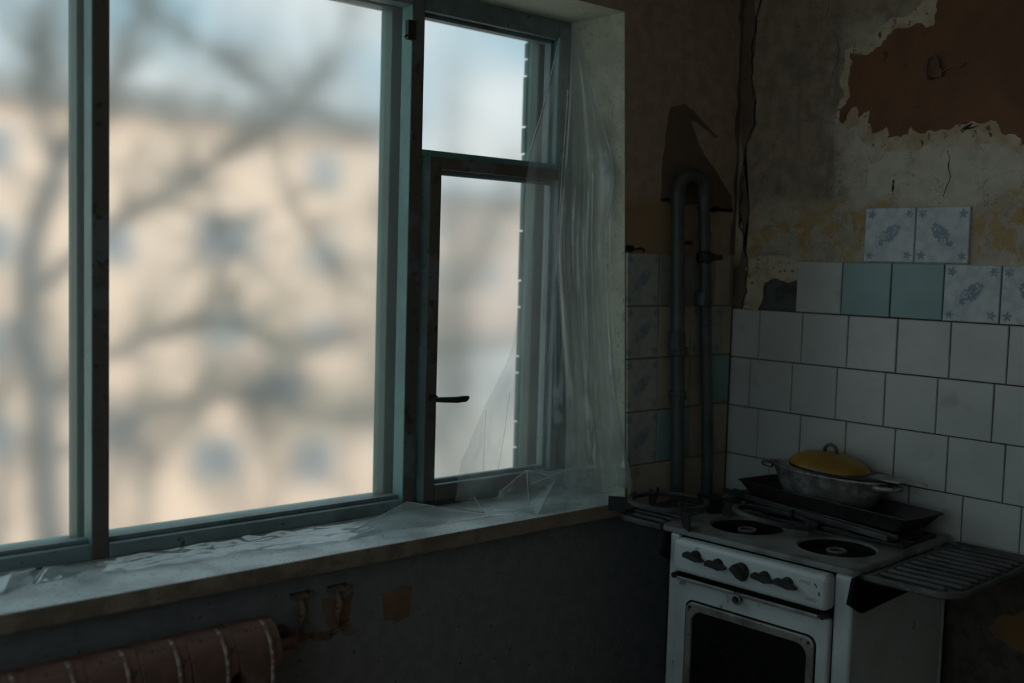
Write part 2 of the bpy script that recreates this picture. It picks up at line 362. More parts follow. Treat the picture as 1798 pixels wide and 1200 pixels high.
mb.prism([(jx(.84), .84), (0, .84), (0, LZ), (jx(LZ), LZ)], lambda u, v, t: (u, t, v), 0, WT)
mb.box(XL, WXL, 0, WT, .84, LZ)
wall_w = mb.build('wall_window', [M['wall_window'], M['soffit']])
for p in wall_w.data.polygons:
    if (abs(p.normal.x) > .9 and .9 < p.center.z < 2.2) or (p.normal.z < -.9 and p.center.z > 2): p.material_index = 1
struct(tag(wall_w, 'stained outer wall around the wide window, dark painted below the sill', 'wall'))

mb = MB(); mb.box(WXL-.05, -.462, -.045, .215, .825, SZ)
sill = mb.build('window_sill', [M['sill'], M['sill_edge']], bevel=.004)
for p in sill.data.polygons:
    if p.normal.z < .9: p.material_index = 1
struct(tag(sill, 'long concrete window sill, pale blue dirty top and brown front edge', 'sill'))

# ------------------------------------------------------------------ window
win = empty('window_1', (0, 0, SZ)); struct(tag(win, 'wide double timber window with peeling teal paint and hazy film', 'window'))
WP = lambda mb, name, mat, **k: mb.xform(lambda p: p - Vector((0, 0, SZ))).build(name, mat, win, **k)
F0, F1, G0, G1 = .21, .258, .300, .360
def frame_post(x0, x1, z0=SZ, z1=LZ, face='brownframe'):
    mb = MB(); mb.box(x0, x1, F0, F1, z0, z1)
    o = WP(mb, 'frame_post', [M[face], M['teal']], bevel=.003)
    for p in o.data.polygons:
        if abs(p.normal.x) > .9: p.material_index = 1
    return o
def member(name, x0, x1, y0, y1, z0, z1, mat, bevel=.003): return WP(MB().box(x0, x1, y0, y1, z0, z1), name, M[mat], bevel=bevel)
frame_post(-1.917, -1.879); frame_post(-1.100, -1.060); frame_post(-.580, -.50, face='greyframe'); frame_post(-2.80, -2.745)
member('frame_bottom_rail', -2.745, -1.917, F0, F1, SZ, .899, 'greyframe')
member('frame_bottom_rail', -1.879, -1.100, F0, F1, SZ, .896, 'greyframe')
member('frame_bottom_rail', -1.060, -.580, F0, F1, SZ, .884, 'brownframe')
member('frame_top_rail', -2.745, -1.917, F0, F1, 2.185, LZ, 'greyframe')
member('frame_top_rail', -1.879, -1.100, F0, F1, 2.185, LZ, 'greyframe')
member('frame_top_rail', -1.060, -.580, F0, F1, 2.178, LZ, 'greyframe')
member('transom', -1.060, -.580, F0, F1, 1.806, 1.822, 'teal')
member('glazing_bead', -1.060, -1.052, .235, .262, 1.822, 2.178, 'teal', .002)
member('glazing_bead', -.590, -.580, .235, .262, 1.822, 2.178, 'greyframe', .002)
member('glazing_bead', -1.060, -.580, .235, .262, 2.168, 2.178, 'greyframe', .002)
member('glazing_bead', -1.879, -1.100, .232, .258, .896, .906, 'greyframe', .002)
member('glazing_bead', -2.745, -1.917, .232, .258, .899, .908, 'greyframe', .002)
# opening casement below the transom
S0 = .192
cas = empty('casement', (0, 0, 0), 0, win)
CP = lambda x0, x1, y0, y1, z0, z1, name, mats, bevel=.003: MB().box(x0, x1, y0, y1, z0-SZ, z1-SZ).build(name, mats, cas, bevel=bevel)
for (x0, x1) in ((-1.046, -1.008), (-.584, -.556)):
    st = CP(x0, x1, S0, .245, .884, 1.806, 'stile', [M['brownframe'] if x0 < -1 else M['greyframe'], M['greyframe']])
    for p in st.data.polygons:
        if abs(p.normal.x) > .9: p.material_index = 1
CP(-1.008, -.584, S0, .245, 1.772, 1.806, 'top_rail', M['brownframe'])
br = CP(-1.008, -.584, S0, .245, .884, .928, 'bottom_rail', [M['brownframe'], M['greyframe']])
for p in br.data.polygons:
    if p.normal.z > .9: p.material_index = 1
CP(-1.008, -.584, .215, .232, 1.760, 1.772, 'glazing_bead', M['greyframe'], .002)
CP(-.594, -.584, .215, .232, .928, 1.760, 'glazing_bead', M['greyframe'], .002)
CP(-1.008, -.594, .215, .232, .928, .938, 'glazing_bead', M['greyframe'], .002)
h = MB(); h.tube([(-1.026, .193, 1.166-SZ), (-1.026, .172, 1.166-SZ)], .010, 10)
h.loft([[(x, .166+dy*a, 1.163-SZ+zc+dz*b) for dy, dz in ((-1, -1), (1, -1), (1, 1), (-1, 1))] for x, a, b, zc in
        ((-1.038, .005, .006, .002), (-1.01, .006, .007, 0), (-.96, .006, .008, -.003), (-.93, .006, .008, -.002), (-.918, .003, .004, .001))])
h.build('handle', M['iron'], cas, bevel=.002)
l = MB(); l.box(-1.122, -1.098, .196, .212, 2.095, 2.143); l.tube([(-1.122, .202, 2.105), (-1.131, .200, 2.098)], .003, 6)
WP(l, 'latch', M['iron'], bevel=.003)
# outer window leaf
for (x0, x1) in ((-1.917, -1.882), (-1.102, -1.062), (-.580, -.46), (-2.80, -2.74)):
    WP(MB().box(x0, x1, G0, G1, SZ-.01, LZ), 'outer_post', M['green'], bevel=.004)
for (x0, x1) in ((-2.74, -1.917), (-1.882, -1.102), (-1.062, -.58)):
    WP(MB().box(x0, x1, G0, G1, SZ-.02, .892), 'outer_bottom_rail', M['teal'], bevel=.004)
    WP(MB().box(x0, x1, G0, G1, 2.19, LZ), 'outer_top_rail', M['greyframe'], bevel=.004)
    WP(MB().box(x0, x1, .332, .335, .892, 2.19), 'pane', M['glass'])
# the ragged putty line on the outer frame by the casement
rn = random.Random(3); mb = MB(); z = .892
while z < 2.19:
    hgt = rn.choice((.05, .08, .11, .15)); dx = rn.uniform(.001, .006)
    mb.box(-.580-dx, -.579, .352, .368, z, min(z+hgt-.006, 2.19)); z += hgt
WP(mb, 'ragged_putty', M['green'])
# hazy film stretched behind the inner frame
for (x0, x1, z0, z1) in ((-2.76, -1.90, .88, 2.20), (-1.90, -1.08, .88, 2.20), (-1.08, -.565, 1.812, 2.20)):
    WP(MB().add([(x0, .2605, z0), (x1, .2605, z0), (x1, .2605, z1), (x0, .2605, z1)], [(0, 1, 2, 3)]), 'film_covering', M['film_pane'])
WP(MB().add([(-1.03, .2470, .90), (-.570, .2470, .90), (-.570, .2470, 1.80), (-1.03, .2470, 1.80)], [(0, 1, 2, 3)]), 'film_covering', M['film_pane'])

# ------------------------------------------------------------------ tiles
TILE = {}
def tile(parent, wall, u0, u1, z0, z1, mat, lean=None, rot=0, thick=None):
    g = .0016; tk = .0075
    w_, h_ = (u1-u0)-2*g, (z1-z0)-2*g
    key = (round(w_, 3), round(h_, 3), mat, lean)
    if key not in TILE:
        b = .0018; hw, hh = w_/2, h_/2; rings = []
        for zz, e in ((0, 0), (tk-b, 0), (tk, b)):
            r = [(-hw+e, -hh+e, zz), (hw-e, -hh+e, zz), (hw-e, hh-e, zz), (-hw+e, hh-e, zz)]
            if lean: r[0] = (r[0][0]+lean, r[0][1], zz)
            rings.append(r)
        TILE[key] = MB().loft(rings).mesh('tile', M[mat])
    o = bpy.data.objects.new('tile', TILE[key]); COL.objects.link(o); o.parent = parent
    rn = random.Random(int(u0*7919+z0*104729)); e = rn.uniform(0, .0012)
    tx, ty = rn.uniform(-.006, .006), rn.uniform(-.006, .006)
    if wall == 'R':     # face towards -x; local x -> -y (left to right as seen), local y -> z
        m = Matrix(((0, 0, -1, -e), (-1, 0, 0, -(u0+u1)/2), (0, 1, 0, (z0+z1)/2), (0, 0, 0, 1)))
    else:               # face towards -y; local x -> +x
        m = Matrix(((1, 0, 0, (u0+u1)/2), (0, 0, -1, -e), (0, 1, 0, (z0+z1)/2), (0, 0, 0, 1)))
    o.matrix_world = m @ Matrix.Rotation(tx, 4, 'X') @ Matrix.Rotation(ty, 4, 'Y') @ Matrix.Rotation(R(90)*rot, 4, 'Z')
    return o
P = .152; Z0 = 1.41
def row(z1, off, n, mats=None, first=True, start=0):
    if first and off > .02: tile(wall_r, 'R', .0085, off, z1-P, z1, 'tile_white')
    for i in range(start, n):
        a = off+i*P; tile(wall_r, 'R', a, a+P, z1-P, z1, (mats or {}).get(i, 'tile_white'), rot=(mats or {}).get(('r', i), 0))
row(Z0, .1136, 13); row(Z0-P, .0853, 13); row(Z0-2*P, .1231, 13); row(Z0-3*P, .020+.152, 13)
row(Z0+P, .2385, 7, {0: 'tile_white', 1: 'tile_teal', 2: 'tile_teal', 3: 'tile_floral', 4: 'tile_floral', ('r', 4): 1, 5: 'tile_floral', 6: 'tile_teal'}, first=False)
tile(wall_r, 'R', .4534, .6054, Z0+P, Z0+2*P, 'tile_floral'); tile(wall_r, 'R', .6054, .7574, Z0+P, Z0+2*P, 'tile_floral', rot=1)
# window wall
zl = [1.571, 1.418, 1.266, 1.112, .954, .802, .65]
WROWS = [
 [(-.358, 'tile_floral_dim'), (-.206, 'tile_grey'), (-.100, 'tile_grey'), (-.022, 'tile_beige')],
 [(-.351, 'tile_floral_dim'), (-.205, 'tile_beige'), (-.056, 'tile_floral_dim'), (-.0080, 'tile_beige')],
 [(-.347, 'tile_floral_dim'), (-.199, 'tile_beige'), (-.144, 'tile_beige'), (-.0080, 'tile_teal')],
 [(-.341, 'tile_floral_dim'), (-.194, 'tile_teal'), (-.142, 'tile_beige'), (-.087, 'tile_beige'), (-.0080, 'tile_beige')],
 [(-.263, 'tile_beige'), (-.116, 'tile_beige'), (-.0080, 'tile_beige')]]
for k, rw in enumerate(WROWS):
    top, bot = zl[k], zl[k+1]; u = max(jx(top)+.002, -.5); 
    for j, (e, mt) in enumerate(rw):
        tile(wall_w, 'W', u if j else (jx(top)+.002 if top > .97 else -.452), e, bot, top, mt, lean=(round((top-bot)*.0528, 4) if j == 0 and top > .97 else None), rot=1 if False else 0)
        u = e

# ------------------------------------------------------------------ wall damage (shapes of torn paper and bare plaster)
patch('torn_paper', [(-.585, 2.26), (-.56, 2.235), (-.47, 2.215), (-.43, 2.165), (-.36, 2.165), (-.365, 2.03), (-.335, 1.965), (-.36, 1.935), (-.41, 1.94), (-.45, 1.885), (-.53, 1.868), (-.64, 1.885), (-.72, 1.855), (-.80, 1.875), (-.88, 1.82), (-1.0, 1.80), (-1.3, 1.83), (-1.65, 1.90), (-1.98, 2.07), (-2.08, 2.61), (-.60, 2.61)], WR, .0009, M['torn'], wall_r, 3, .16, 5)
patch('bare_brown_wall', [(-.631, 2.258), (-.622, 2.193), (-.60, 2.19), (-.575, 2.207), (-.50, 2.19), (-.47, 2.16), (-.440, 2.145), (-.375, 2.154), (-.382, 2.037), (-.350, 1.967), (-.365, 1.955), (-.405, 1.998), (-.415, 1.965), (-.445, 1.985), (-.455, 1.920), (-.50, 1.935), (-.505, 1.905), (-.575, 1.93), (-.639, 1.912), (-.72, 1.925), (-.792, 1.932), (-.823, 1.894), (-.879, 1.862), (-.98, 1.85), (-1.25, 1.88), (-1.6, 1.95), (-1.9, 2.1), (-2.0, 2.61), (-.640, 2.61)], WR, .0016, M['exposed'], wall_r, 3, .20, 11)
patch('crack', [(-.715, 1.912), (-.745, 1.928), (-.735, 1.916), (-.762, 1.918)], WR, .0022, M['crackfill'], wall_r, 2, .1, 4)
patch('crack', [(-.528, 1.79), (-.531, 1.79), (-.533, 1.765), (-.528, 1.745), (-.526, 1.765)], WR, .0012, M['crackfill'], wall_r, 2, .1, 5)
patch('mortar_smear', [(-.112, 1.412), (-.128, 1.49), (-.165, 1.502), (-.20, 1.49), (-.238, 1.505), (-.238, 1.412)], WR, .0020, M['grey_smear'], wall_r, 3, .15, 6)
patch('loose_plaster', [(-.045, 1.41), (-.055, 1.56), (-.10, 1.575), (-.238, 1.562), (-.238, 1.506), (-.20, 1.495), (-.16, 1.508), (-.12, 1.49), (-.10, 1.41)], WR, .0018, M['torn'], wall_r, 3, .1, 9)
patch('bare_brown_wall', [(-.864, .619), (-.90, .665), (-.96, .70), (-1.06, .68), (-1.05, .58), (-.95, .585)], WR, .0020, M['orangepatch'], wall_r, 3, .12, 8)
# the split corner
def crackline(pts, wd, fn, t, mat, parent, seed, name='crack'):
    rn = random.Random(seed); c = [Vector(p) for p in pts]
    for _ in range(3):
        o = []
        for a, b in zip(c, c[1:]):
            d = b-a; o += [a, (a+b)/2 + Vector((-d.y, d.x))*rn.uniform(-.13, .13)]
        c = o+[c[-1]]
    ws = [wd*rn.uniform(.4, 1.3) for _ in c]
    return MB().prism([(p.x-q/2, p.y) for p, q in zip(c, ws)] + [(p.x+q/2, p.y) for p, q in reversed(list(zip(c, ws)))], fn, 0, t).build(name, mat, parent)
crackline([(-.050, 2.6), (-.047, 2.26), (-.038, 2.12), (-.056, 2.03), (-.060, 1.98), (-.028, 1.90), (-.016, 1.80), (-.016, 1.72), (-.036, 1.62), (-.054, 1.52), (-.044, 1.415)], .005, WR, .0034, M['crackfill'], wall_r, 3)
crackline([(-.30, 2.55), (-.29, 2.35), (-.33, 2.2), (-.31, 2.05)], .0016, WR, .0010, M['darkpatch'], wall_r, 8)
crackline([(-.68, 1.86), (-.69, 1.80), (-.675, 1.74)], .0016, WR, .0012, M['crackfill'], wall_r, 9)
patch('corner_strip', [(-.0005, 2.6), (-.052, 2.6), (-.049, 2.26), (-.040, 2.14), (-.057, 2.05), (-.060, 1.99), (-.032, 1.92), (-.017, 1.84), (-.018, 1.72), (-.034, 1.64), (-.044, 1.58), (-.056, 1.52), (-.045, 1.415), (-.0005, 1.415)], WR, .0025, M['cornerstrip'], wall_r, 2, .10, 3)

patch('corner_strip', [(-.0005, 2.6), (-.026, 2.6), (-.03, 2.3), (-.020, 2.1), (-.024, 1.98), (-.008, 1.90), (-.010, 1.70), (-.022, 1.62), (-.022, 1.575), (-.0005, 1.575)], WW, .0025, M['cornerstrip'], wall_w, 3, .1, 13)
patch('bare_plaster', [(-.356, 1.725), (-.356, 1.80), (-.346, 1.909), (-.330, 1.995), (-.300, 2.003), (-.271, 2.013), (-.231, 1.998), (-.17, 1.965), (-.105, 1.930), (-.12, 1.928), (-.19, 1.958), (-.235, 1.968), (-.209, 1.925), (-.19, 1.898), (-.141, 1.853), (-.075, 1.80), (-.026, 1.757), (-.020, 1.713), (-.26, 1.716)], WW, .0015, M['darkpatch'], wall_w, 2, .05, 21)
patch('crack', [(-.355, 1.722), (-.29, 1.720), (-.29, 1.728), (-.355, 1.729)], WW, .0025, M['crackfill'], wall_w, 3, .1, 22)
patch('crack', [(-.19, 1.708), (-.02, 1.708), (-.02, 1.718), (-.19, 1.716)], WW, .0025, M['crackfill'], wall_w, 3, .1, 23)
patch('crack', [(-.50, 1.574), (-.42, 1.574), (-.42, 1.584), (-.46, 1.582), (-.47, 1.592), (-.498, 1.586)], WW, .004, M['crackfill'], wall_w, 3, .16, 24)
# under the sill
patch('bare_patch', [(-1.311, .735), (-1.25, .743), (-1.219, .738), (-1.221, .665), (-1.26, .655), (-1.301, .667)], WW, .0015, M['redpatch'], wall_w, 3, .1, 31)
patch('bare_patch', [(-1.47, .752), (-1.385, .752), (-1.395, .70), (-1.42, .665), (-1.46, .69)], WW, .0018, M['redpatch'], wall_w, 3, .14, 32)
patch('chipped_edge', [(-1.60, .672), (-1.53, .678), (-1.45, .672), (-1.40, .69), (-1.375, .655), (-1.39, .648), (-1.42, .668), (-1.47, .655), (-1.54, .662), (-1.60, .655)], WW, .003, M['rust'], wall_w, 3, .18, 33)
for x in (-1.53, -1.434):
    bk = empty('radiator_bracket', (x, 0, .70))
    MB().box(-.026, .026, -.020, 0, .066, .080).build('head_plate', M['rust'], bk, bevel=.003)
    m = MB(); m.tube([(0, -.003, .07), (.004, -.014, .04), (-.004, -.016, .012), (.002, -.014, -.02)], [.005, .008, .007, .004], 8)
    m.build('hook', M['rust'], bk, smooth=True)
    tag(bk, 'rusty wall bracket under the sill, ' + ('nearest the radiator' if x < -1.5 else 'beside the square bare patch'), 'bracket', 'rusty brackets under the sill')
hk = empty('wall_hook', (0, -.64, 2.075)); hk.scale = (.8, .8, .8)
m = MB(); m.box(-.0150, -.0016, -.022, .022, -.028, .002)
m.build('mount', M['exposed'], hk, bevel=.005)
m = MB(); m.tube([(-.008, .010, -.028), (-.024, .024, -.03), (-.032, .026, 0), (-.03, .018, .034), (-.024, .002, .044), (-.018, -.008, .03), (-.012, -.010, 0)], .0055, 8)
m.build('hook', M['cornerstrip'], hk, smooth=True)
m = MB(); m.tube([(-.010, -.018, -.012), (-.016, -.05, .0), (-.012, -.08, -.004), (-.010, -.10, .01)], .003, 6); m.build('wire', M['cornerstrip'], hk, smooth=True)
tag(hk, 'bent rusty hook on the bare brown patch of wall', 'hook')

# ------------------------------------------------------------------ gas pipe with U bend
gp = empty('gas_pipe', (-.23, -.031, 0))
Lx = lambda x: x+.23
path = [(Lx(-.262), 0, .30), (Lx(-.268), 0, .95), (Lx(-.316), 0, 1.745)]
ax, bx = -.316, -.197
for k in range(1, 9):
    a = math.pi - math.pi*k/9; path.append((Lx((ax+bx)/2 + (bx-ax)/2*math.cos(a)), 0, 1.745+.060*math.sin(a)))
path += [(Lx(-.197), 0, 1.745), (Lx(-.127), 0, .95), (Lx(-.118), 0, .30)]
MB().tube(path, [.0205]*3 + [.0195]*8 + [.0180]*3, 14).build('pipe', M['pipe'], gp, smooth=True)
for (x, z, r, hh) in ((-.2955, 1.315, .0255, .030), (-.288, 1.285, .029, .012), (-.281, 1.160, .026, .006), (-.280, 1.148, .026, .006), (-.1835, 1.44, .024, .022)):
    MB().lathe([(r*.9, -hh), (r, -hh*.8), (r, hh*.8), (r*.9, hh)], (Lx(x), 0, z), 14).build('coupling', M['pipe'], gp)
m = MB(); m.tube([(Lx(-.184), 0, 1.565), (Lx(-.184), -.035, 1.565)], .012, 10); m.box(Lx(-.20), Lx(-.148), -.042, -.030, 1.557, 1.573); m.lathe([(.020, -.018), (.024, -.01), (.024, .01), (.020, .018)], (Lx(-.184), 0, 1.565), 12)
m.build('valve', M['iron'], gp, bevel=.002)
MB().lathe([(.022, -.010), (.022, .010)], (Lx(-.189), 0, 1.63), 14).build('coupling', M['pipe'], gp)
for z in (1.60,):
    MB().box(Lx(-.285), Lx(-.225), .012, .031, z, z+.012).build('clip', M['iron'], gp)
tag(gp, 'blue-grey painted gas pipe bent in a U beside the window', 'pipe')

# ------------------------------------------------------------------ radiator
rad = empty('radiator', (-1.652, -.085, .15))
sec = MB(); rings = []
def rr(hw, y0, y1, z, c=.45, n=5):
    out = []; r = min(hw, (y1-y0)/2)*c*1.6; r = min(r, hw*.95, (y1-y0)/2*.95)
    for cx, cy, a0 in ((hw-r, y1-r, 0), (-hw+r, y1-r, 90), (-hw+r, y0+r, 180), (hw-r, y0+r, 270)):
        for k in range(n):
            a = R(a0+90*k/(n-1)); out.append((cx+r*math.cos(a), cy+r*math.sin(a), z))
    return out
TOP = .625
for z, hw, y0, y1, c in ((0, .030, -.035, .035, .4), (.02, .046, -.062, .062, .2), (.07, .0490, -.070, .070, .1), (.10, .046, -.070, .070, .3), (.13, .032, -.068, .068, .45), (.30, .0315, -.068, .068, .45),
                      (.515, .032, -.068, .068, .45), (.532, .042, -.069, .069, .3), (.545, .0490, -.069, .069, .06), (.572, .0494, -.064, .064, .05), (.596, .0494, -.050, .050, .05), (.612, .0494, -.032, .032, .05), (.619, .0494, -.012, .012, .05)):
    rings.append(rr(hw, y0, y1, z, c))
sec.loft(rings)
sec_me = sec.mesh('section', M['radiator'], True)
seam = MB(); arc = [(y, z) for y, z in ((-.0705, .50), (-.0705, .545), (-.0655, .573), (-.052, .5965), (-.034, .6128), (-.012, .6200))]
seam.loft([[(sx*.0036, y+oy, z+oz) for sx, oy, oz in ((-1, 0, 0), (1, 0, 0), (.7, -.0032, .0030), (-.7, -.0032, .0030))] for y, z in arc])
seam_me = seam.mesh('joint_seam', M['seam'])
PITCH_R = .099
for i in range(11):
    s_ = bpy.data.objects.new('section', sec_me); COL.objects.link(s_); s_.parent = rad; s_.location = (-.05-i*PITCH_R, 0, 0)
    q_ = bpy.data.objects.new('joint_seam', seam_me); COL.objects.link(q_); q_.parent = rad; q_.location = (-.028-i*PITCH_R, 0, 0)
m = MB(); m.tube([(-.02, 0, .55), (.06, 0, .55), (.075, .02, .55), (.075, .10, .55)], .014, 10); m.build('end_plug', M['radiator'], rad, smooth=True)
for x in (-.05-PITCH_R, -.05-9*PITCH_R):
    MB().box(x+.047, x+.053, .03, .085, .44, .52).build('hanger', M['rust'], rad)
    MB().box(x-.02, x+.02, -.03, .03, -.15, .02).build('foot', M['radiator'], rad, bevel=.004)
tag(rad, 'brown cast-iron ribbed radiator under the window sill', 'radiator')

# ------------------------------------------------------------------ gas stove
A3 = R(3.0)
stove = empty('gas_stove', (-.572, -.240, 0), math.atan2(-math.cos(A3), math.sin(A3)))
tag(stove, 'old white enamel gas stove with sooty top and fold-out side shelves', 'stove')
SB = lambda mb, name, mat, **k: mb.build(name, mat, k.pop('parent', stove), **k)
SB(MB().box(.028, .036, .006, .49, .05, .833), 'side_panel', M['enamel'], bevel=.004)
SB(MB().box(.544, .552, .006, .485, .05, .833), 'side_panel', M['enamel'], bevel=.004)
SB(MB().box(.534, .552, .490, .505, .05, .833), 'rear_post', M['enamel'], bevel=.003)
SB(MB().box(.036, .544, .485, .495, .05, .833), 'back_panel', M['soot'])
SB(MB().box(.036, .544, .02, .485, .05, .06), 'bottom_panel', M['soot'])
SB(MB().box(.028, .058, -.002, .02, .05, .833), 'front_post', M['enamel'], bevel=.006, seg=3)
SB(MB().box(.506, .553, -.002, .02, .05, .833), 'front_post', M['enamel'], bevel=.009, seg=3)
SB(MB().box(.058, .506, .010, .03, .700, .833), 'front_recess', M['soot'])
SB(MB().box(.04, .54, .02, .06, .0, .05), 'plinth', M['soot'])
# hob plate with four burner wells
W_, D_, TZ, RB = .557, .505, .850, .098
cells = ((0, .297, 0, .275, (.165, .150)), (.297, W_, 0, .275, (.428, .146)), (0, .297, .275, D_, (.165, .390)), (.297, W_, .275, D_, (.428, .390)))
mb = MB()
for (x0, x1, y0, y1, (cx, cy)) in cells:
    angs = sorted([2*math.pi*k/40 for k in range(40)] + [math.atan2(y-cy, x-cx) % (2*math.pi) for x in (x0, x1) for y in (y0, y1)])
    rO, rI, rI2, rB = [], [], [], []
    for a in angs:
        c_, s_ = math.cos(a), math.sin(a)
        t = min((x1-cx)/c_ if c_ > 1e-9 else 9, (x0-cx)/c_ if c_ < -1e-9 else 9, (y1-cy)/s_ if s_ > 1e-9 else 9, (y0-cy)/s_ if s_ < -1e-9 else 9)
        rO.append((cx+c_*t, cy+s_*t, TZ)); rI2.append((cx+c_*(RB+.010), cy+s_*(RB+.010), TZ)); rI.append((cx+c_*RB, cy+s_*RB, TZ+.0035)); rB.append((cx+c_*(RB-.004), cy+s_*(RB-.004), TZ-.003))
    mb.loft([rO, rI2, rI, rB], cap=False)
def outline(off):
    c = .018; out = []
    for cx, cy, a0 in ((W_-c, D_-c, 0), (c, D_-c, 90), (c, c, 180), (W_-c, c, 270)):
        for k in range(6):
            a = R(a0+18*k); out.append((cx+(c+off)*math.cos(a), cy+(c+off)*math.sin(a)))
    return out
mb.loft([[(x, y, z) for x, y in outline(o_)] for o_, z in ((-.004, TZ), (.003, TZ-.002), (.006, TZ-.008), (.005, TZ-.015), (-.004, TZ-.018))], cap=False)
SB(mb, 'hob_plate', M['soot_top'], smooth=True, angle=35)
for k, (_, _, _, _, (cx, cy)) in enumerate(cells):
    SB(MB().lathe([(RB-.003, TZ-.002), (RB-.012, TZ-.018), (.060, TZ-.027), (.03, TZ-.028), (.001, TZ-.028)], (cx, cy, 0), 36, cap=False), 'burner_well', M['soot'], smooth=True)
    b = SB(MB().lathe([(.024, TZ-.028), (.026, TZ-.012), (.022, TZ-.008)], (cx, cy, 0), 20), 'burner', M['iron'])
    SB(MB().ring((cx, cy, TZ-.0065), .0220, .0036, 28, 8), 'burner_cap_ring', M['soot_top'], smooth=True, parent=b)
# control panel
cp = SB(MB().box(.062, .506, -.034, .012, .743, .829), 'control_panel', M['enamel'], bevel=.013, seg=4)
for k, (s_, z, ang) in enumerate(((.137, .797, -8), (.205, .791, -4), (.274, .789, -38), (.341, .790, -6), (.404, .790, -8))):
    kn = SB(MB().lathe([(.0205, 0), (.0205, .006), (.0165, .012), (.0155, .014)], (0, 0, 0), 24), 'knob', M['iron'], smooth=True, angle=40, parent=cp)
    kn.scale = (.74, .74, 1) if k != 2 else (1.08, 1.08, 1)
    kn.location = (s_, -.034, z); kn.rotation_euler = (R(90), 0, 0)
    g = MB(); big = 1.55 if k != 2 else .85
    g.loft([[(x*big, y*hw, zz) for x, y in ((-.022, -.8), (-.018, -1), (.010, -1), (.028, -.25), (.028, .25), (.010, 1), (-.018, 1), (-.022, .8))] for zz, hw in ((.010, .0105), (.022, .0098), (.028, .0075))])
    gr = SB(g, 'grip', M['iron'], parent=kn, bevel=.0015); gr.rotation_euler = (0, 0, R(ang))
def text(body, loc, size, mat, parent, name):
    cu = bpy.data.curves.new(name, 'FONT'); cu.body = body; cu.size = size; cu.extrude = .0002
    tmp = bpy.data.objects.new(name, cu); COL.objects.link(tmp); dg = bpy.context.evaluated_depsgraph_get()
    me = bpy.data.meshes.new_from_object(tmp.evaluated_get(dg)); bpy.data.objects.remove(tmp)
    me.materials.clear(); me.materials.append(mat)
    ob = bpy.data.objects.new(name, me); COL.objects.link(ob); ob.parent = parent; ob.location = loc; ob.rotation_euler = (R(90), 0, 0); return ob
text('откр', (.434, -.0342, .799), .0135, M['print'], cp, 'printed_word')
text('закр', (.452, -.0342, .762), .0135, M['print'], cp, 'printed_word')
for a0, a1 in ((28, 48), (-8, 14)):
    pts = [(.440+.047*math.cos(R(a)), -.0343, .782+.032*math.sin(R(a))) for a in range(a0, a1+1, 4)]
    SB(MB().tube(pts, [.0004+.0011*math.sin(math.pi*(i+.3)/(len(pts)-.4)) for i in range(len(pts))], 6), 'printed_mark', M['printblack'], parent=cp)
# oven door
SB(MB().box(.050, .506, .004, .012, .722, .744), 'slot', M['soot'])
dr = SB(MB().box(.060, .503, -.012, .010, .10, .721), 'oven_door', M['enamel'], bevel=.006, seg=3)
def rrect(x0, x1, z0, z1, r, y):
    out = []
    for cx, cz, a0 in ((x1-r, z1-r, 0), (x0+r, z1-r, 90), (x0+r, z0+r, 180), (x1-r, z0+r, 270)):
        for k in range(7): a = R(a0+15*k); out.append((cx+r*math.cos(a), y, cz+r*math.sin(a)))
    return out
fr = MB(); fr.loft([rrect(.098, .470, .235, .669, .022, -.012), rrect(.099, .469, .236, .668, .022, -.0165), rrect(.102, .466, .239, .665, .022, -.018), rrect(.116, .452, .253, .648, .030, -.018), rrect(.118, .450, .255, .646, .030, -.0125)], cap=False)
SB(fr, 'window_surround', M['ovenframe'], parent=dr)
SB(MB().loft([rrect(.110, .458, .247, .654, .03, -.0122), rrect(.110, .458, .247, .654, .03, -.0135)]), 'oven_window', M['soot'], parent=dr)
SB(MB().loft([rrect(.094, .474, .231, .673, .024, -.0120), rrect(.095, .473, .232, .672, .024, -.0128)]), 'gasket', M['soot'], parent=dr)
for x, z in ((.112, .655), (.456, .655), (.112, .25), (.456, .25)):
    SB(MB().tube([(x, -.017, z), (x, -.021, z)], .0045, 8), 'bolt', M['iron'], parent=dr)
hb = SB(MB().box(.074, .252, -.030, -.024, .721, .731), 'handle_bar', M['bar'], parent=dr, bevel=.002)
SB(MB().box(.270, .482, -.030, -.024, .721, .731), 'handle_bar', M['bar'], parent=dr, bevel=.002)
m = MB(); m.ring((0, 0, 0), .0105, .0035, 20, 6); m.xform(lambda p: Vector((p.x+.258, -.028+p.z, p.y+.712))); SB(m, 'latch_ring', M['bar'], parent=dr, smooth=True)
SB(MB().tube([(.258, -.012, .712), (.258, -.034, .712)], .0075, 12), 'latch_knob', M['iron'], parent=dr)
for x in (.066, .495): SB(MB().tube([(x, -.010, .731), (x, -.032, .731)], .008, 10), 'handle_end', M['iron'], parent=dr)
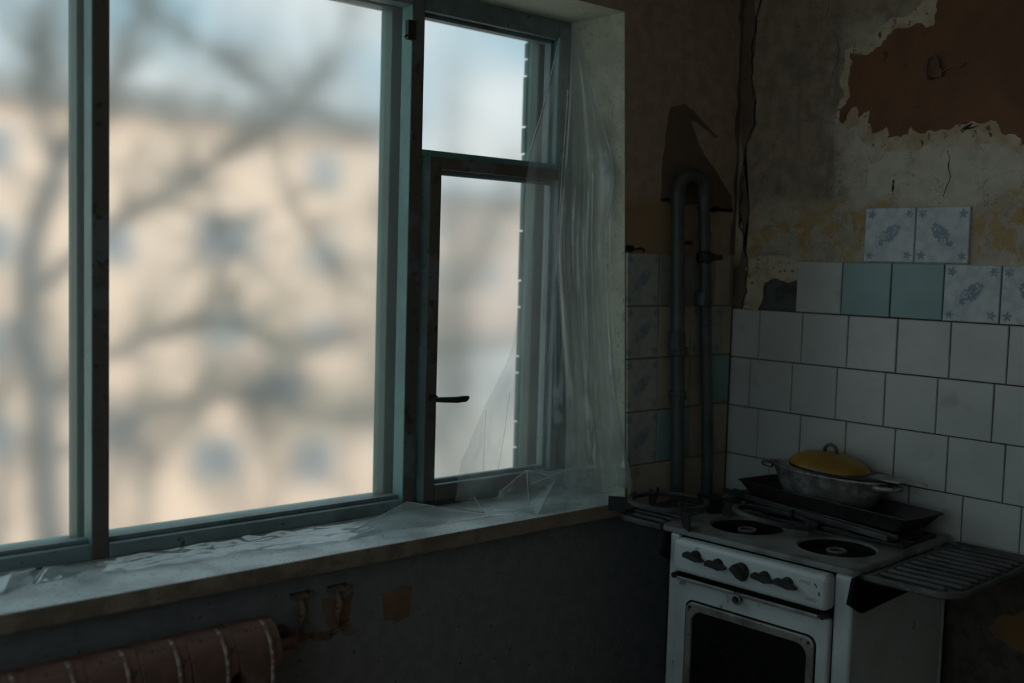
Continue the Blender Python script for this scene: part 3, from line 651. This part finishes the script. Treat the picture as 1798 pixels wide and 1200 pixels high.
# fold-out side shelves
def shelf(side):
    x0, x1 = (.574, .792) if side > 0 else (-.188, -.010)
    root_n = 'side_shelf'; c = .065; d0, d1 = .006, .492; pts = []
    inner, outer = (x0, x1) if side > 0 else (x1, x0)
    sg = 1 if side > 0 else -1
    pts.append((inner, d0))
    for k in range(7):
        a = R(-90+15*k); pts.append((outer-sg*c + sg*c*math.cos(a), d0+c+c*math.sin(a)))
    for k in range(5):
        a = R(22.5*k); pts.append((outer-sg*.03 + sg*.03*math.cos(a), d1-.03+.03*math.sin(a)))
    pts.append((inner, d1))
    if side < 0: pts = [(x, y) for x, y in pts]
    n = len(pts); cx = sum(p[0] for p in pts)/n; cy = sum(p[1] for p in pts)/n
    def ins(e): return [(cx+(x-cx)*(1-e/.1), cy+(y-cy)*(1-e/.24)) for x, y in pts]
    mb = MB(); rings = []
    for e, z in ((.006, .826), (0, .830), (0, .838), (.003, .843), (.010, .844), (.014, .838), (.016, .836)):
        rings.append([(x, y, z) for x, y in ins(e)])
    mb.loft(rings)
    o = SB(mb, root_n, M['shelf'], smooth=True, angle=40)
    for k in range(11):
        y = .050+k*.0385; a_, b_ = sorted((inner+sg*.018, outer-sg*(.020 if k else .045)))
        SB(MB().tube([(a_, y, .8375), (a_+.008, y, .841), (b_-.008, y, .841), (b_, y, .8375)], .0058, 8), 'rib', M['shelf'], smooth=True, parent=o)
    # hinge arm
    SB(MB().box(*sorted((inner-sg*.016, inner+sg*.010)), .012, .040, .828, .840), 'hinge', M['iron'], parent=o, bevel=.002)
    SB(MB().box(*sorted((inner-sg*.016, inner+sg*.010)), .44, .468, .828, .840), 'hinge', M['iron'], parent=o, bevel=.002)
    xb = (.5535, .5640) if side > 0 else (.016, .0265)
    SB(MB().prism([(-.012, .832), (-.030, .775), (.030, .744), (.30, .752), (.40, .80), (.40, .832)], lambda u, v, t: (t, u, v), *xb), 'shelf_bracket', M['soot'])
    return o
shelf(1); shelf(-1)
# rear pot rest
rg = SB(MB().box(.02, .54, .268, .276, .852, .860), 'pot_rest', M['iron'], bevel=.002)
for y in (.33, .39, .45): SB(MB().box(.02, .54, y-.004, y+.004, .852, .860), 'rest_bar', M['iron'], parent=rg, bevel=.002)
for x in (.02, .28, .532): SB(MB().box(x, x+.008, .268, .454, .851, .858), 'rest_bar', M['iron'], parent=rg)

# things standing on the stove, placed in the stove's own frame
SM = Matrix.Translation((-.572, -.240, 0)) @ Matrix.Rotation(math.atan2(-math.cos(A3), math.sin(A3)), 4, 'Z')
def on_stove(name, s_, d_, z, rz=0, tilt=(0, 0)):
    e = empty(name); e.matrix_world = SM @ Matrix.Translation((s_, d_, z)) @ Matrix.Rotation(rz, 4, 'Z') @ Matrix.Rotation(tilt[0], 4, 'X') @ Matrix.Rotation(tilt[1], 4, 'Y'); return e
def pan_support(root, h=.050, rout=.168, angs=(0, 90, 180, 270)):
    MB().lathe([(.098, h-.012), (.112, h-.012), (.113, h-.004), (.112, h-.001), (.099, h-.001), (.098, h-.004)], (0, 0, 0), 44, cap=False).build('ring', M['shelf'], root, smooth=True, angle=40)
    for k in angs:
        a = R(k); m = MB()
        m.prism([(.088, h+.010), (.098, h+.012), (.106, h), (.122, h-.006), (rout, h-.008), (rout, .001), (.128, 0), (.104, h-.020), (.094, h-.012)], lambda u, v, t: (u*math.cos(a)-t*math.sin(a), u*math.sin(a)+t*math.cos(a), v), -.0022, .0022)
        m.build('support_leg', M['iron'], root)
ps = on_stove('pan_support', -.045, .080, .8475, 0); pan_support(ps, angs=(-33, 64, 146, 207))
tag(ps, 'round iron pan support with four legs standing on the shelf by the sill', 'pan support', 'loose iron pan supports')
ps2 = on_stove('pan_support', .205, .205, .838, R(5), (R(-7), R(6))); pan_support(ps2, .046, .150, (0, 88, 180))
tag(ps2, 'tilted iron pan support sunk in the front burner well', 'pan support', 'loose iron pan supports')
# flat sheet and baking tray, both turned a little
TA = math.atan2(-.155, .60)
bs = on_stove('baking_sheet', .20, .350, .8605, TA)
m = MB(); m.loft([[(x, y, z) for x, y in ((-.31, 0), (.31, 0), (.31, .13), (-.31, .13))] for z in (0, .003)])
m.build('sheet', M['tray'], bs)
m = MB(); m.box(-.31, .31, -.008, .002, 0, .016); m.build('front_lip', M['shelf'], bs, bevel=.003)
m = MB(); m.box(-.31, .31, .124, .132, 0, .016); m.build('rear_lip', M['tray'], bs, bevel=.003)
m = MB(); m.box(-.31, .31, .030, .036, .003, .012); m.build('ridge', M['shelf'], bs, bevel=.002)
tag(bs, 'flat sooty baking sheet under the deep tray on the rear burners', 'baking sheet')
TB = math.atan2(-.095, .56)
bt = on_stove('baking_tray', .250, .345, .877, TB)
def trect(hx, y0, y1, z, r=.012):
    out = []
    for cx, cy, a0 in ((hx-r, y1-r, 0), (-hx+r, y1-r, 90), (-hx+r, y0+r, 180), (hx-r, y0+r, 270)):
        for k in range(4): a = R(a0+30*k); out.append((cx+r*math.cos(a), cy+r*math.sin(a), z))
    return out
m = MB(); m.loft([trect(.252, .016, .138, 0), trect(.284, 0, .158, .038), trect(.288, -.004, .162, .039), trect(.288, -.004, .162, .0365), trect(.285, -.001, .159, .0365)][:3] + [trect(.282, .002, .156, .039), trect(.250, .018, .136, .002)])
m.build('tray', M['tray'], bt)
m = MB(); pr = trect(.286, -.002, .160, .0395); m.tube([Vector(p) for p in pr]+[Vector(pr[0])], .0022, 6); m.build('rolled_rim', M['metal_dark'], bt, smooth=True)
tag(bt, 'long rusty black baking tray holding the aluminium pan', 'baking tray')
# oval aluminium roasting pan
pn = on_stove('roasting_pan', .225, .452, .8805, TB)
m = MB(); prof = [(.60, 0), (.74, .006), (.86, .035), (.95, .068), (1.0, .090), (1.03, .092), (1.03, .096), (.985, .097), (.93, .070), (.84, .036), (.70, .010)]
m.loft([[(.186*k*math.cos(2*math.pi*i/48), .082*k*math.sin(2*math.pi*i/48), z) for i in range(48)] for k, z in prof])
m.build('bowl', M['alu'], pn, smooth=True, angle=50)
for sg in (-1, 1):
    m = MB(); m.tube([(sg*.176, -.034, .084), (sg*.205, -.034, .084), (sg*.221, -.022, .084), (sg*.221, .022, .084), (sg*.205, .034, .084), (sg*.176, .034, .084)], .007, 8)
    m.build('handle', M['alu'], pn, smooth=True)
tag(pn, 'oval dented aluminium roasting pan standing in the black tray', 'pan')
dc = on_stove('pan_cover', .262, .450, .9790, TB+R(6))
m = MB(); m.loft([[(.158*k*math.cos(2*math.pi*i/40), .076*k*math.sin(2*math.pi*i/40), z) for i in range(40)] for k, z in ((1, 0), (1.02, .003), (.97, .006), (.5, .009), (.1, .010))]); m.build('disc', M['metal_dark'], dc, smooth=True)
m = MB(); m.loft([[(x, y*hw, z) for y, z in ((-1, .004), (1, .004), (1, .008), (-1, .008))] for x, hw in ((.10, .030), (.165, .036), (.195, .030), (.202, .007), (.255, .004))]); m.build('tongue', M['alu'], dc)
tag(dc, 'flat dark metal cover with a long tongue between pan and yellow lid', 'cover')
ld = on_stove('pot_lid', .230, .445, .9905, TB+R(4), (0, R(3)))
m = MB(); m.lathe([(.004, .040), (.04, .038), (.075, .030), (.102, .015), (.112, .002), (.113, -.001), (.110, -.002), (.098, .008), (.06, .024), (.004, .031)], (0, 0, 0), 40, 1.06, .80); m.build('dome', M['yellow'], ld, smooth=True)
m = MB(); m.tube([(-.019, 0, .036), (-.019, 0, .046), (-.013, 0, .057), (0, 0, .062), (.014, 0, .057), (.020, 0, .046), (.020, 0, .036)], .0052, 10); m.build('handle', M['lidhandle'], ld, smooth=True)
tag(ld, 'yellow enamel lid with a brown loop handle on top of the pan', 'lid')
sc_ = on_stove('foil_scrap', -.095, .440, .843, .4)
m = MB(); m.add([(-.018, -.006, .002), (.016, -.008, 0), (.02, .008, .006), (-.004, .006, .012), (-.02, .01, .003)], [(0, 1, 3), (1, 2, 3), (0, 3, 4)]); m.build('crumple', M['bar'], sc_)
tag(sc_, 'tiny grey foil scrap at the back of the shelf near the corner', 'scrap')

# ------------------------------------------------------------------ loose plastic sheet hanging at the right of the window
CT = [
 [(-.580, .205, 2.201), (-.576, .198, 2.205), (-.570, .190, 2.205), (-.565, .185, 2.200), (-.559, .180, 2.193), (-.556, .175, 2.183)],
 [(-.654, .185, 1.990), (-.619, .180, 1.993), (-.598, .165, 1.993), (-.592, .155, 1.993), (-.564, .130, 1.993), (-.552, .090, 1.991)],
 [(-.720, .180, 1.792), (-.666, .175, 1.795), (-.612, .165, 1.798), (-.591, .140, 1.799), (-.560, .080, 1.798), (-.524, .030, 1.799)],
 [(-.732, .178, 1.551), (-.690, .172, 1.552), (-.628, .160, 1.554), (-.600, .120, 1.556), (-.548, .080, 1.557), (-.520, .035, 1.559)],
 [(-.758, .175, 1.310), (-.706, .165, 1.309), (-.641, .150, 1.309), (-.608, .100, 1.313), (-.545, .060, 1.314), (-.508, .015, 1.316)],
 [(-.864, .170, 1.123), (-.772, .160, 1.119), (-.674, .135, 1.116), (-.608, .080, 1.119), (-.544, .040, 1.120), (-.500, -.008, 1.122)],
 [(-.938, .160, 1.005), (-.822, .145, .980), (-.717, .105, .978), (-.610, .060, .991), (-.546, .010, .993), (-.494, -.030, .993)],
 [(-.985, .130, .893), (-.881, .105, .885), (-.771, .070, .878), (-.657, .030, .884), (-.562, -.010, .886), (-.477, -.050, .890)]]
def cr1(p, t):
    n = len(p)-1; i = min(int(t*n), n-1); f = t*n-i
    a, b, c, d = p[max(i-1, 0)], p[i], p[i+1], p[min(i+2, n)]
    return .5*((2*b) + (c-a)*f + (2*a-5*b+4*c-d)*f*f + (3*b-a-3*c+d)*f**3)
def sheet_mesh(ct, nu, nv, fold, crumple, seed):
    ctv = [[Vector(q) for q in r_] for r_ in ct]; mb = MB(); vs = []
    for j in range(nv+1):
        v = j/nv; rowp = [cr1([ctv[k][i] for k in range(len(ctv))], v) for i in range(len(ctv[0]))]
        for i in range(nu+1):
            u = i/nu; p = cr1(rowp, u)
            pu = cr1(rowp, min(u+.02, 1)) - cr1(rowp, max(u-.02, 0)); nrm = Vector((pu.y, -pu.x, 0))
            if nrm.length < 1e-6: nrm = Vector((0, -1, 0))
            nrm.normalize()
            a = fold*min(1, v*1.3+.06)*(1-.35*v)
            wv = math.sin(u*15+2.2*v+seed) + .6*math.sin(u*27-3.0*v+1.3*seed) + .15*math.sin(u*57+5*v)
            c_ = crumple*max(0, v-.55)**1.5*3
            cz = mnoise.noise(Vector((p.x*13+seed, p.y*13, p.z*13)))*2 + abs(mnoise.noise(Vector((p.x*30, p.y*30+seed, p.z*30))))
            vs.append(p + nrm*(a*wv + c_*cz) + Vector((0, 0, abs(c_*cz)*.4 if v > .9 else 0)))
    vs = [Vector((q.x, max(min(q.y, .189 if q.z < 1.82 else .206), -.06), max(q.z, SZ+.002))) for q in vs]
    n = nu+1; fs = [(j*n+i, j*n+i+1, (j+1)*n+i+1, (j+1)*n+i) for j in range(nv) for i in range(nu)]
    return mb.add(vs, fs)
hs = empty('plastic_sheet', (-.56, .1, SZ))
tag(hs, 'torn clear plastic sheet hanging from the top right window corner', 'plastic sheet')
off = lambda mb: mb.xform(lambda p: p - Vector((-.56, .1, SZ)))
off(sheet_mesh(CT, 110, 120, .0070, .020, 1.0)).build('hanging_film', M['sheet'], hs, smooth=True)
# the folded-over second layer along the jamb
CT2 = [
 [(-.572, .17, 2.190), (-.566, .165, 2.195), (-.560, .160, 2.185), (-.553, .16, 2.175)],
 [(-.594, .150, 1.99), (-.580, .130, 1.99), (-.562, .10, 1.99), (-.551, .078, 1.99)],
 [(-.606, .150, 1.80), (-.585, .12, 1.80), (-.555, .07, 1.80), (-.523, .024, 1.78)],
 [(-.622, .150, 1.56), (-.590, .11, 1.56), (-.550, .07, 1.56), (-.530, .050, 1.60)],
 [(-.610, .120, 1.25), (-.580, .08, 1.28), (-.545, .05, 1.28), (-.515, .020, 1.28)],
 [(-.612, .100, 1.10), (-.575, .06, 1.10), (-.540, .03, 1.10), (-.505, -.01, 1.10)],
 [(-.640, .07, .90), (-.585, .03, .90), (-.540, -.01, .90), (-.480, -.04, .90)]]
off(sheet_mesh(CT2, 60, 90, .0095, .012, 4.0)).build('folded_layer', M['sheet_layer'], hs, smooth=True)

def crumple_film(name, pts, tris, mat, label, disp=.004, sub=3, seed=0, ridges=()):
    """creased film: facets between real ridge points, subdivided and wrinkled"""
    V = [Vector(p) for p in pts]; T = [tuple(t) for t in tris]
    for _ in range(sub):
        mid = {}; NT_ = []
        def m_(a, b):
            k = (min(a, b), max(a, b))
            if k not in mid: V.append((V[a]+V[b])/2); mid[k] = len(V)-1
            return mid[k]
        for a, b, c in T:
            ab, bc, ca = m_(a, b), m_(b, c), m_(c, a); NT_ += [(a, ab, ca), (ab, b, bc), (ca, bc, c), (ab, bc, ca)]
        T = NT_
    base = Vector((sum(p[0] for p in pts)/len(pts), sum(p[1] for p in pts)/len(pts), SZ))
    out = []
    for q in V:
        d = disp*(mnoise.noise(q*22+Vector((seed, 0, 0)))+.6*mnoise.noise(q*55))
        q = q + Vector((d*.6, d*.6, d)); q.z = max(q.z, SZ+.0012); q.y = min(q.y, .189); out.append(q-base)
    mb = MB(); mb.add(out, T)
    ob = mb.build(name, mat, smooth=True); ob.location = base
    for a, b in ridges:
        A_, B_ = Vector(pts[a]), Vector(pts[b]); edges([[A_.lerp(B_, k/8)+Vector((0, 0, .0012+disp*.5*mnoise.noise(A_.lerp(B_, k/8)*22))) for k in range(9)]], ob, base, .0012)
    return tag(ob, label, 'plastic film', 'torn film lying on the sill')
M['film_glint'] = worn('film_edge_glint', (.72, .78, .78), (.50, .56, .56), 30, .2, bstr=.1)  # pale tubes: light caught on film edges and ridges, put in as colour
def edges(mb_rows, parent, offv, r=.0009, mat='film_glint'):
    for pth in mb_rows: MB().tube([Vector(q)-offv for q in pth], r, 5).build('glint_fold_line', M[mat], parent, smooth=True)
def col(ct, u, v0, v1, n=40):
    ctv = [[Vector(q) for q in r_] for r_ in ct]
    return [cr1([cr1([ctv[k][i] for k in range(len(ctv))], v0+(v1-v0)*t/n) for i in range(len(ctv[0]))], u) for t in range(n+1)]
OV = Vector((-.56, .1, SZ))
edges([col(CT, 1.0, 0, .32), [p+Vector((0, -.012, 0)) for p in col(CT, .42, .12, .46)], col(CT, .0, .02, .26)], hs, OV, .0016)
for pth in [
 [ (-0.522,0.028,1.815), (-0.532,0.035,1.795), (-0.544,0.045,1.779) ],
 [ (-0.603,0.095,1.196), (-0.593,0.085,1.142), (-0.573,0.060,1.070), (-0.558,0.040,1.014), (-0.558,-0.010,0.907) ],
 [ (-0.602,0.100,1.166), (-0.606,0.095,1.101), (-0.606,0.080,1.037) ],
 [ (-0.854,0.172,1.125), (-0.863,0.165,1.031), (-0.876,0.150,0.948) ],
 [ (-0.776,0.165,1.169), (-0.800,0.155,1.059), (-0.832,0.140,0.961) ],
 [ (-0.639,0.150,1.310), (-0.680,0.135,1.150), (-0.723,0.110,1.011) ],
 [ (-0.568,0.085,1.605), (-0.539,0.072,1.444), (-0.531,0.055,1.249), (-0.543,0.040,1.087) ],
]:
    n_ = len(pth)*5; edges([[cr1([Vector(q) for q in pth], k/n_) + Vector((0, -.004, 0)) for k in range(n_+1)]], hs, OV, .0006, 'sheet_layer')
z_ = SZ+.002
crumple_film('plastic_film', [(-1.377, .068, z_), (-1.155, .115, .914), (-.942, .060, .868), (-1.24, .155, z_), (-1.02, .150, z_), (-.90, .02, z_), (-1.10, .04, z_), (-.945, .10, .905)],
    [(0, 1, 3), (1, 4, 3), (1, 2, 4), (0, 6, 1), (1, 6, 2), (6, 5, 2), (2, 7, 4)], M['sheet'], 'tented film rising in a peak on the sill beside the centre post', .003, 3, 2, [(0, 1), (1, 2), (2, 7)])
crumple_film('plastic_film', [(-.758, .100, .956), (-.689, .050, .939), (-.827, -.026, z_), (-.835, .125, .900), (-.634, .018, .870), (-.896, .080, .866), (-.552, .000, .897), (-.70, .15, .90), (-.60, .11, .89), (-.72, -.03, z_), (-.80, .04, .875), (-.62, .06, .955)],
    [(0, 1, 10), (0, 10, 3), (3, 10, 5), (10, 2, 5), (10, 1, 2), (1, 9, 2), (1, 4, 9), (1, 6, 4), (1, 11, 6), (0, 7, 11), (0, 11, 1), (7, 8, 11), (11, 8, 6)], M['sheet'], 'crumpled heap of clear film on the sill under the casement', .006, 3, 5, [(0, 1), (1, 2), (0, 3), (0, 10), (1, 4), (11, 6), (7, 11)])
def strip(name, x0, x1, yfun, label, seed, amp, nx=110, ny=22):
    vs = []
    for i in range(nx+1):
        u = i/nx; x = x0+(x1-x0)*u; ya, yb = yfun(u)
        for j in range(ny+1):
            t = j/ny; y = ya+(yb-ya)*t
            h_ = amp*(abs(math.sin(t*7+3*mnoise.noise(Vector((x*5, seed, 0)))+u*3))*(.35+.65*abs(mnoise.noise(Vector((x*9+seed, y*6, 0))))) + .4*mnoise.noise(Vector((x*24, y*70, seed))))
            vs.append(Vector((x, min(y, .205), SZ+.0016+max(h_, 0))))
    b = Vector(((x0+x1)/2, .1, SZ)); n = ny+1
    mb = MB(); mb.add([q-b for q in vs], [(i*n+j, (i+1)*n+j, (i+1)*n+j+1, i*n+j+1) for i in range(nx) for j in range(ny)])
    ob = mb.build(name, M['sheet_thick'], smooth=True); ob.location = b; return tag(ob, label, 'plastic film', 'torn film lying on the sill')
strip('plastic_film', -1.93, -1.27, lambda u: (.068+.022*math.sin(u*5+.5)-.03*u*(1-u)*2, .185-.06*max(0, u-.8)*5*.6), 'long crinkled strip of film lying flat along the sill', 3.1, .013)
crumple_film('plastic_film', [(-2.19, .08, z_), (-2.135, .075, z_), (-2.10, .135, .889), (-2.052, .150, .884), (-2.16, .17, z_), (-2.09, .185, z_), (-2.22, .14, .882)],
    [(0, 1, 2), (0, 2, 6), (2, 1, 3), (6, 2, 4), (2, 5, 4), (2, 3, 5)], M['sheet_scrap'], 'upturned folded corner of film at the far left of the sill', .004, 3, 8, [(1, 2), (2, 3), (6, 2)])
crumple_film('plastic_film', [(-2.07, .105, z_), (-2.035, .150, .882), (-1.985, .120, z_), (-1.99, .160, .877), (-2.05, .185, z_), (-1.95, .150, z_)],
    [(0, 2, 1), (1, 2, 3), (1, 3, 4), (2, 5, 3), (0, 1, 4)], M['sheet_scrap'], 'small creased film scrap on the sill near the left post', .004, 3, 9, [(1, 3), (0, 1)])

# ------------------------------------------------------------------ outside
GZ = -7.5
struct(tag(MB().box(-200, 200, -160, 220, GZ-.2, GZ).build('ground', M['yard']), 'pale courtyard ground below the window', 'ground'))
def building(x0, x1, y0, y1, ztop, wall, label, wins):
    b = empty('apartment_building', ((x0+x1)/2, y0, GZ)); o_ = Vector(b.location)
    B = lambda m, n, mat, parent=None: m.xform(lambda p: p-o_).build(n, mat, parent or b)
    B(MB().box(x0, x1, y0, y1, GZ, ztop), 'wall', wall)
    B(MB().box(x0-.3, x1+.3, y0-.5, y1+.3, ztop, ztop+.75), 'roof_edge', M['roof'])
    for x, z, wd, hg in wins:
        wn = B(MB().box(x-wd/2, x+wd/2, y0-.06, y0-.01, z-hg/2, z+hg/2), 'window', M['farframe'])
        for a in (-1, 1):
            B(MB().box(*sorted((x+a*.06, x+a*(wd/2-.08))), y0-.09, y0-.062, z-hg/2+.08, z+hg/2-.08), 'pane', M['farglass'], wn)
    return tag(b, label, 'building')
building(-14, 19.4, 33, 45, 5.85, M['facade'], 'peach apartment block seen hazily through the large pane',
    [(17.1, 4.5, 1.2, 1.3), (17.1, 1.6, 1.2, 1.3), (17.1, -1.2, 1.1, 1.2), (16.8, -5.6, 1.5, 1.6), (13.5, 2.1, 2.0, 1.5), (13.5, -.9, 1.5, 1.2), (13.2, -5.2, 1.6, 1.4), (10.0, 1.7, 1.1, 1.2),
     (10.0, -4.0, 1.1, 1.3), (6.4, 4.4, 1.2, 1.3), (6.4, 1.7, 1.2, 1.3), (6.4, -1.2, 1.2, 1.3), (6.4, -4.0, 1.2, 1.3), (2.8, 4.4, 1.2, 1.3), (2.8, 1.7, 1.8, 1.3), (2.8, -1.2, 1.2, 1.3), (-1, 1.7, 1.2, 1.3), (-1, 4.4, 1.2, 1.3)])
building(27, 58, 56, 66, 5.2, M['facade2'], 'pale far apartment block hazy behind the casement',
    [(x, z, 1.5, 1.6) for z in (3.6, .7) for x in (30, 34, 38, 42, 46, 50, 54)])
gr_ = empty('garage_row', (36, 51, GZ)); tag(gr_, 'low blue-grey garage row hazy at the bottom of the casement', 'garage')
M['garage'] = worn('blue_grey_garage', (.56, .59, .62), (.50, .53, .56), .8, .9, bstr=0)
MB().box(-15, 22, 0, 4, 0, 4.0).build('wall', M['garage'], gr_); MB().box(-15.3, 22.3, -.3, 4.2, 4.0, 4.35).build('roof', M['roof'], gr_)
for k in range(9): MB().box(-13.6+k*4, -10.8+k*4, -.08, -.01, .1, 2.6).build('door', M['roof'], gr_)
pn_ = MB().box(-.85, .85, -.35, -.05, -.5, .5).build('balcony_screen', worn('dark_blue_panel', (.10, .14, .22), (.08, .11, .18), 1, .8, bstr=0)); pn_.location = (15.2, 33, -2.95)
tag(pn_, 'small dark blue panel fixed on the hazy peach facade', 'panel')
def tree(name, base, mains, label, seed, ntw, leaves):
    rn = random.Random(seed); t = empty(name, base); bv = Vector(base); tips = []
    for k, (pth, r0, r1) in enumerate(mains):
        p = [Vector(q)-bv for q in pth]; dense = [cr1(p, i/(len(p)*4)) for i in range(len(p)*4+1)]
        dense = [q + Vector((rn.uniform(-1, 1), rn.uniform(-1, 1), rn.uniform(-1, 1)))*.03 for q in dense]
        rad_ = [r0+(r1-r0)*i/(len(dense)-1) for i in range(len(dense))]
        MB().tube(dense, rad_, 8).build('trunk' if k == 0 else 'branch', M['bark'], t, smooth=True)
        tips += [(dense[i], (dense[i]-dense[i-1]).normalized(), rad_[i]) for i in range(max(3, len(dense)//4 if k else len(dense)//2), len(dense))]
    tw = MB()
    ends = []
    for _ in range(ntw):
        p, d, r = rn.choice(tips); q = p.copy(); d = (d*.6 + Vector((rn.uniform(-1, 1), rn.uniform(-1, 1), rn.uniform(-.5, 1)))).normalized()
        L = rn.uniform(.25, .6); path = [q.copy()]
        for s_ in range(4):
            d = (d + Vector((rn.uniform(-.35, .35), rn.uniform(-.35, .35), rn.uniform(-.2, .35)))).normalized(); q = q + d*L*.6; path.append(q.copy())
        rr_ = min(r*.6, .022); tw.tube(path, [rr_, rr_*.8, rr_*.6, rr_*.45, .004], 5); ends += path[2:]
    o = tw.build('twigs', M['bark'], t); o['kind'] = 'stuff'
    lf = MB()
    for _ in range(leaves):
        p = rn.choice(ends) + Vector((rn.gauss(0, .12), rn.gauss(0, .12), rn.gauss(0, .12))); s_ = rn.uniform(.03, .06)
        a = Vector((rn.uniform(-1, 1), rn.uniform(-1, 1), rn.uniform(-1, 1))).normalized(); b = a.orthogonal().normalized()
        lf.add([p-a*s_, p+b*s_*.5, p+a*s_, p-b*s_*.5], [(0, 1, 2, 3)])
    o = lf.build('leaves', M['leaf'], t); o['kind'] = 'stuff'
    return tag(t, label, 'tree')
tree('bare_tree', (1.15, 10, GZ), [
 ([(1.15, 10, GZ), (1.05, 10, -2.6), (.89, 10, -.1), (.78, 10, 1.15), (1.08, 10, 2.37), (1.50, 10, 3.14), (1.96, 10, 4.13), (2.25, 10, 5.31)], .19, .05),
 ([(.78, 10, 1.03), (1.31, 9.8, 1.59), (1.87, 9.7, 2.05), (2.53, 9.8, 2.42), (3.46, 10, 3.0), (4.15, 10.2, 3.67), (4.8, 10.4, 4.54)], .085, .025),
 ([(1.08, 10, 2.37), (.91, 10.2, 3.07), (1.02, 10.4, 3.68), (1.2, 10.5, 4.48)], .065, .02),
 ([(.89, 10, -.07), (1.56, 9.8, .46), (2.54, 9.6, .77), (3.65, 9.6, .47), (4.53, 9.7, .6)], .07, .02),
 ([(.89, 10, -.69), (1.88, 10.2, -.32), (3.27, 10.4, -.14), (4.55, 10.6, -.52), (5.63, 10.6, -.71)], .06, .02),
 ([(1.96, 10, 4.13), (2.73, 10.2, 3.87), (3.38, 10.3, 3.57), (4.83, 10.4, 3.10)], .05, .02),
 ([(3.46, 10, 3.0), (3.78, 9.9, 2.02), (4.35, 9.8, 1.33), (5.23, 9.7, .89)], .05, .015),
 ([(2.53, 9.8, 2.42), (2.75, 9.7, 1.7), (2.54, 9.6, .77)], .045, .02)],
 'tall bare tree branching across the hazy large panes', 5, 420, 2600)
tree('bare_tree', (11.2, 17, GZ), [
 ([(11.2, 17, GZ), (11.2, 17, -4), (11.0, 17, -1), (11.2, 17, 2), (11.0, 17, 5.2)], .2, .04),
 ([(11.1, 17, -1), (10.0, 16.8, .8), (9.2, 16.7, 2.6)], .08, .02), ([(11.1, 17, .5), (12.2, 17.1, 2.2), (12.6, 17, 3.6)], .07, .02),
 ([(11.15, 17, -2.5), (9.6, 16.6, -1.6), (8.3, 16.4, -1.4)], .07, .02)],
 'slim tree in spring leaf behind the centre window post', 9, 220, 2600)
for k, (x, y, h_, sp, lab) in enumerate(((8.5, 27, 7.5, 1.0, 'pale bare tree low against the peach facade at left'), (12.6, 28, 6.2, 1.1, 'pale bare tree low in the middle of the peach facade'), (17.6, 27.5, 6.8, 1.0, 'pale bare tree before the right end of the peach facade'), (4.6, 26, 9.5, 1.2, 'tall pale bare tree before the facade in the left pane'), (20.6, 29, 9.0, 1.1, 'pale bare tree just right of the peach facade'))):
    rn = random.Random(40+k); mains = [([(x, y, GZ), (x+.1, y, GZ+h_*.35), (x-.15, y, GZ+h_*.7), (x, y, GZ+h_)], .16, .03)]
    for q in range(7):
        z0 = GZ+h_*rn.uniform(.3, .75); a = rn.uniform(-1, 1)*sp; b = rn.uniform(-1, 1)
        mains.append(([(x, y, z0), (x+a*1.0, y+b*.5, z0+h_*.10), (x+a*1.9, y+b, z0+h_*.22), (x+a*2.3, y+b, z0+h_*.34)], .07, .02))
    tree('bare_tree', (x, y, GZ), mains, lab, 60+k, 170, 700)
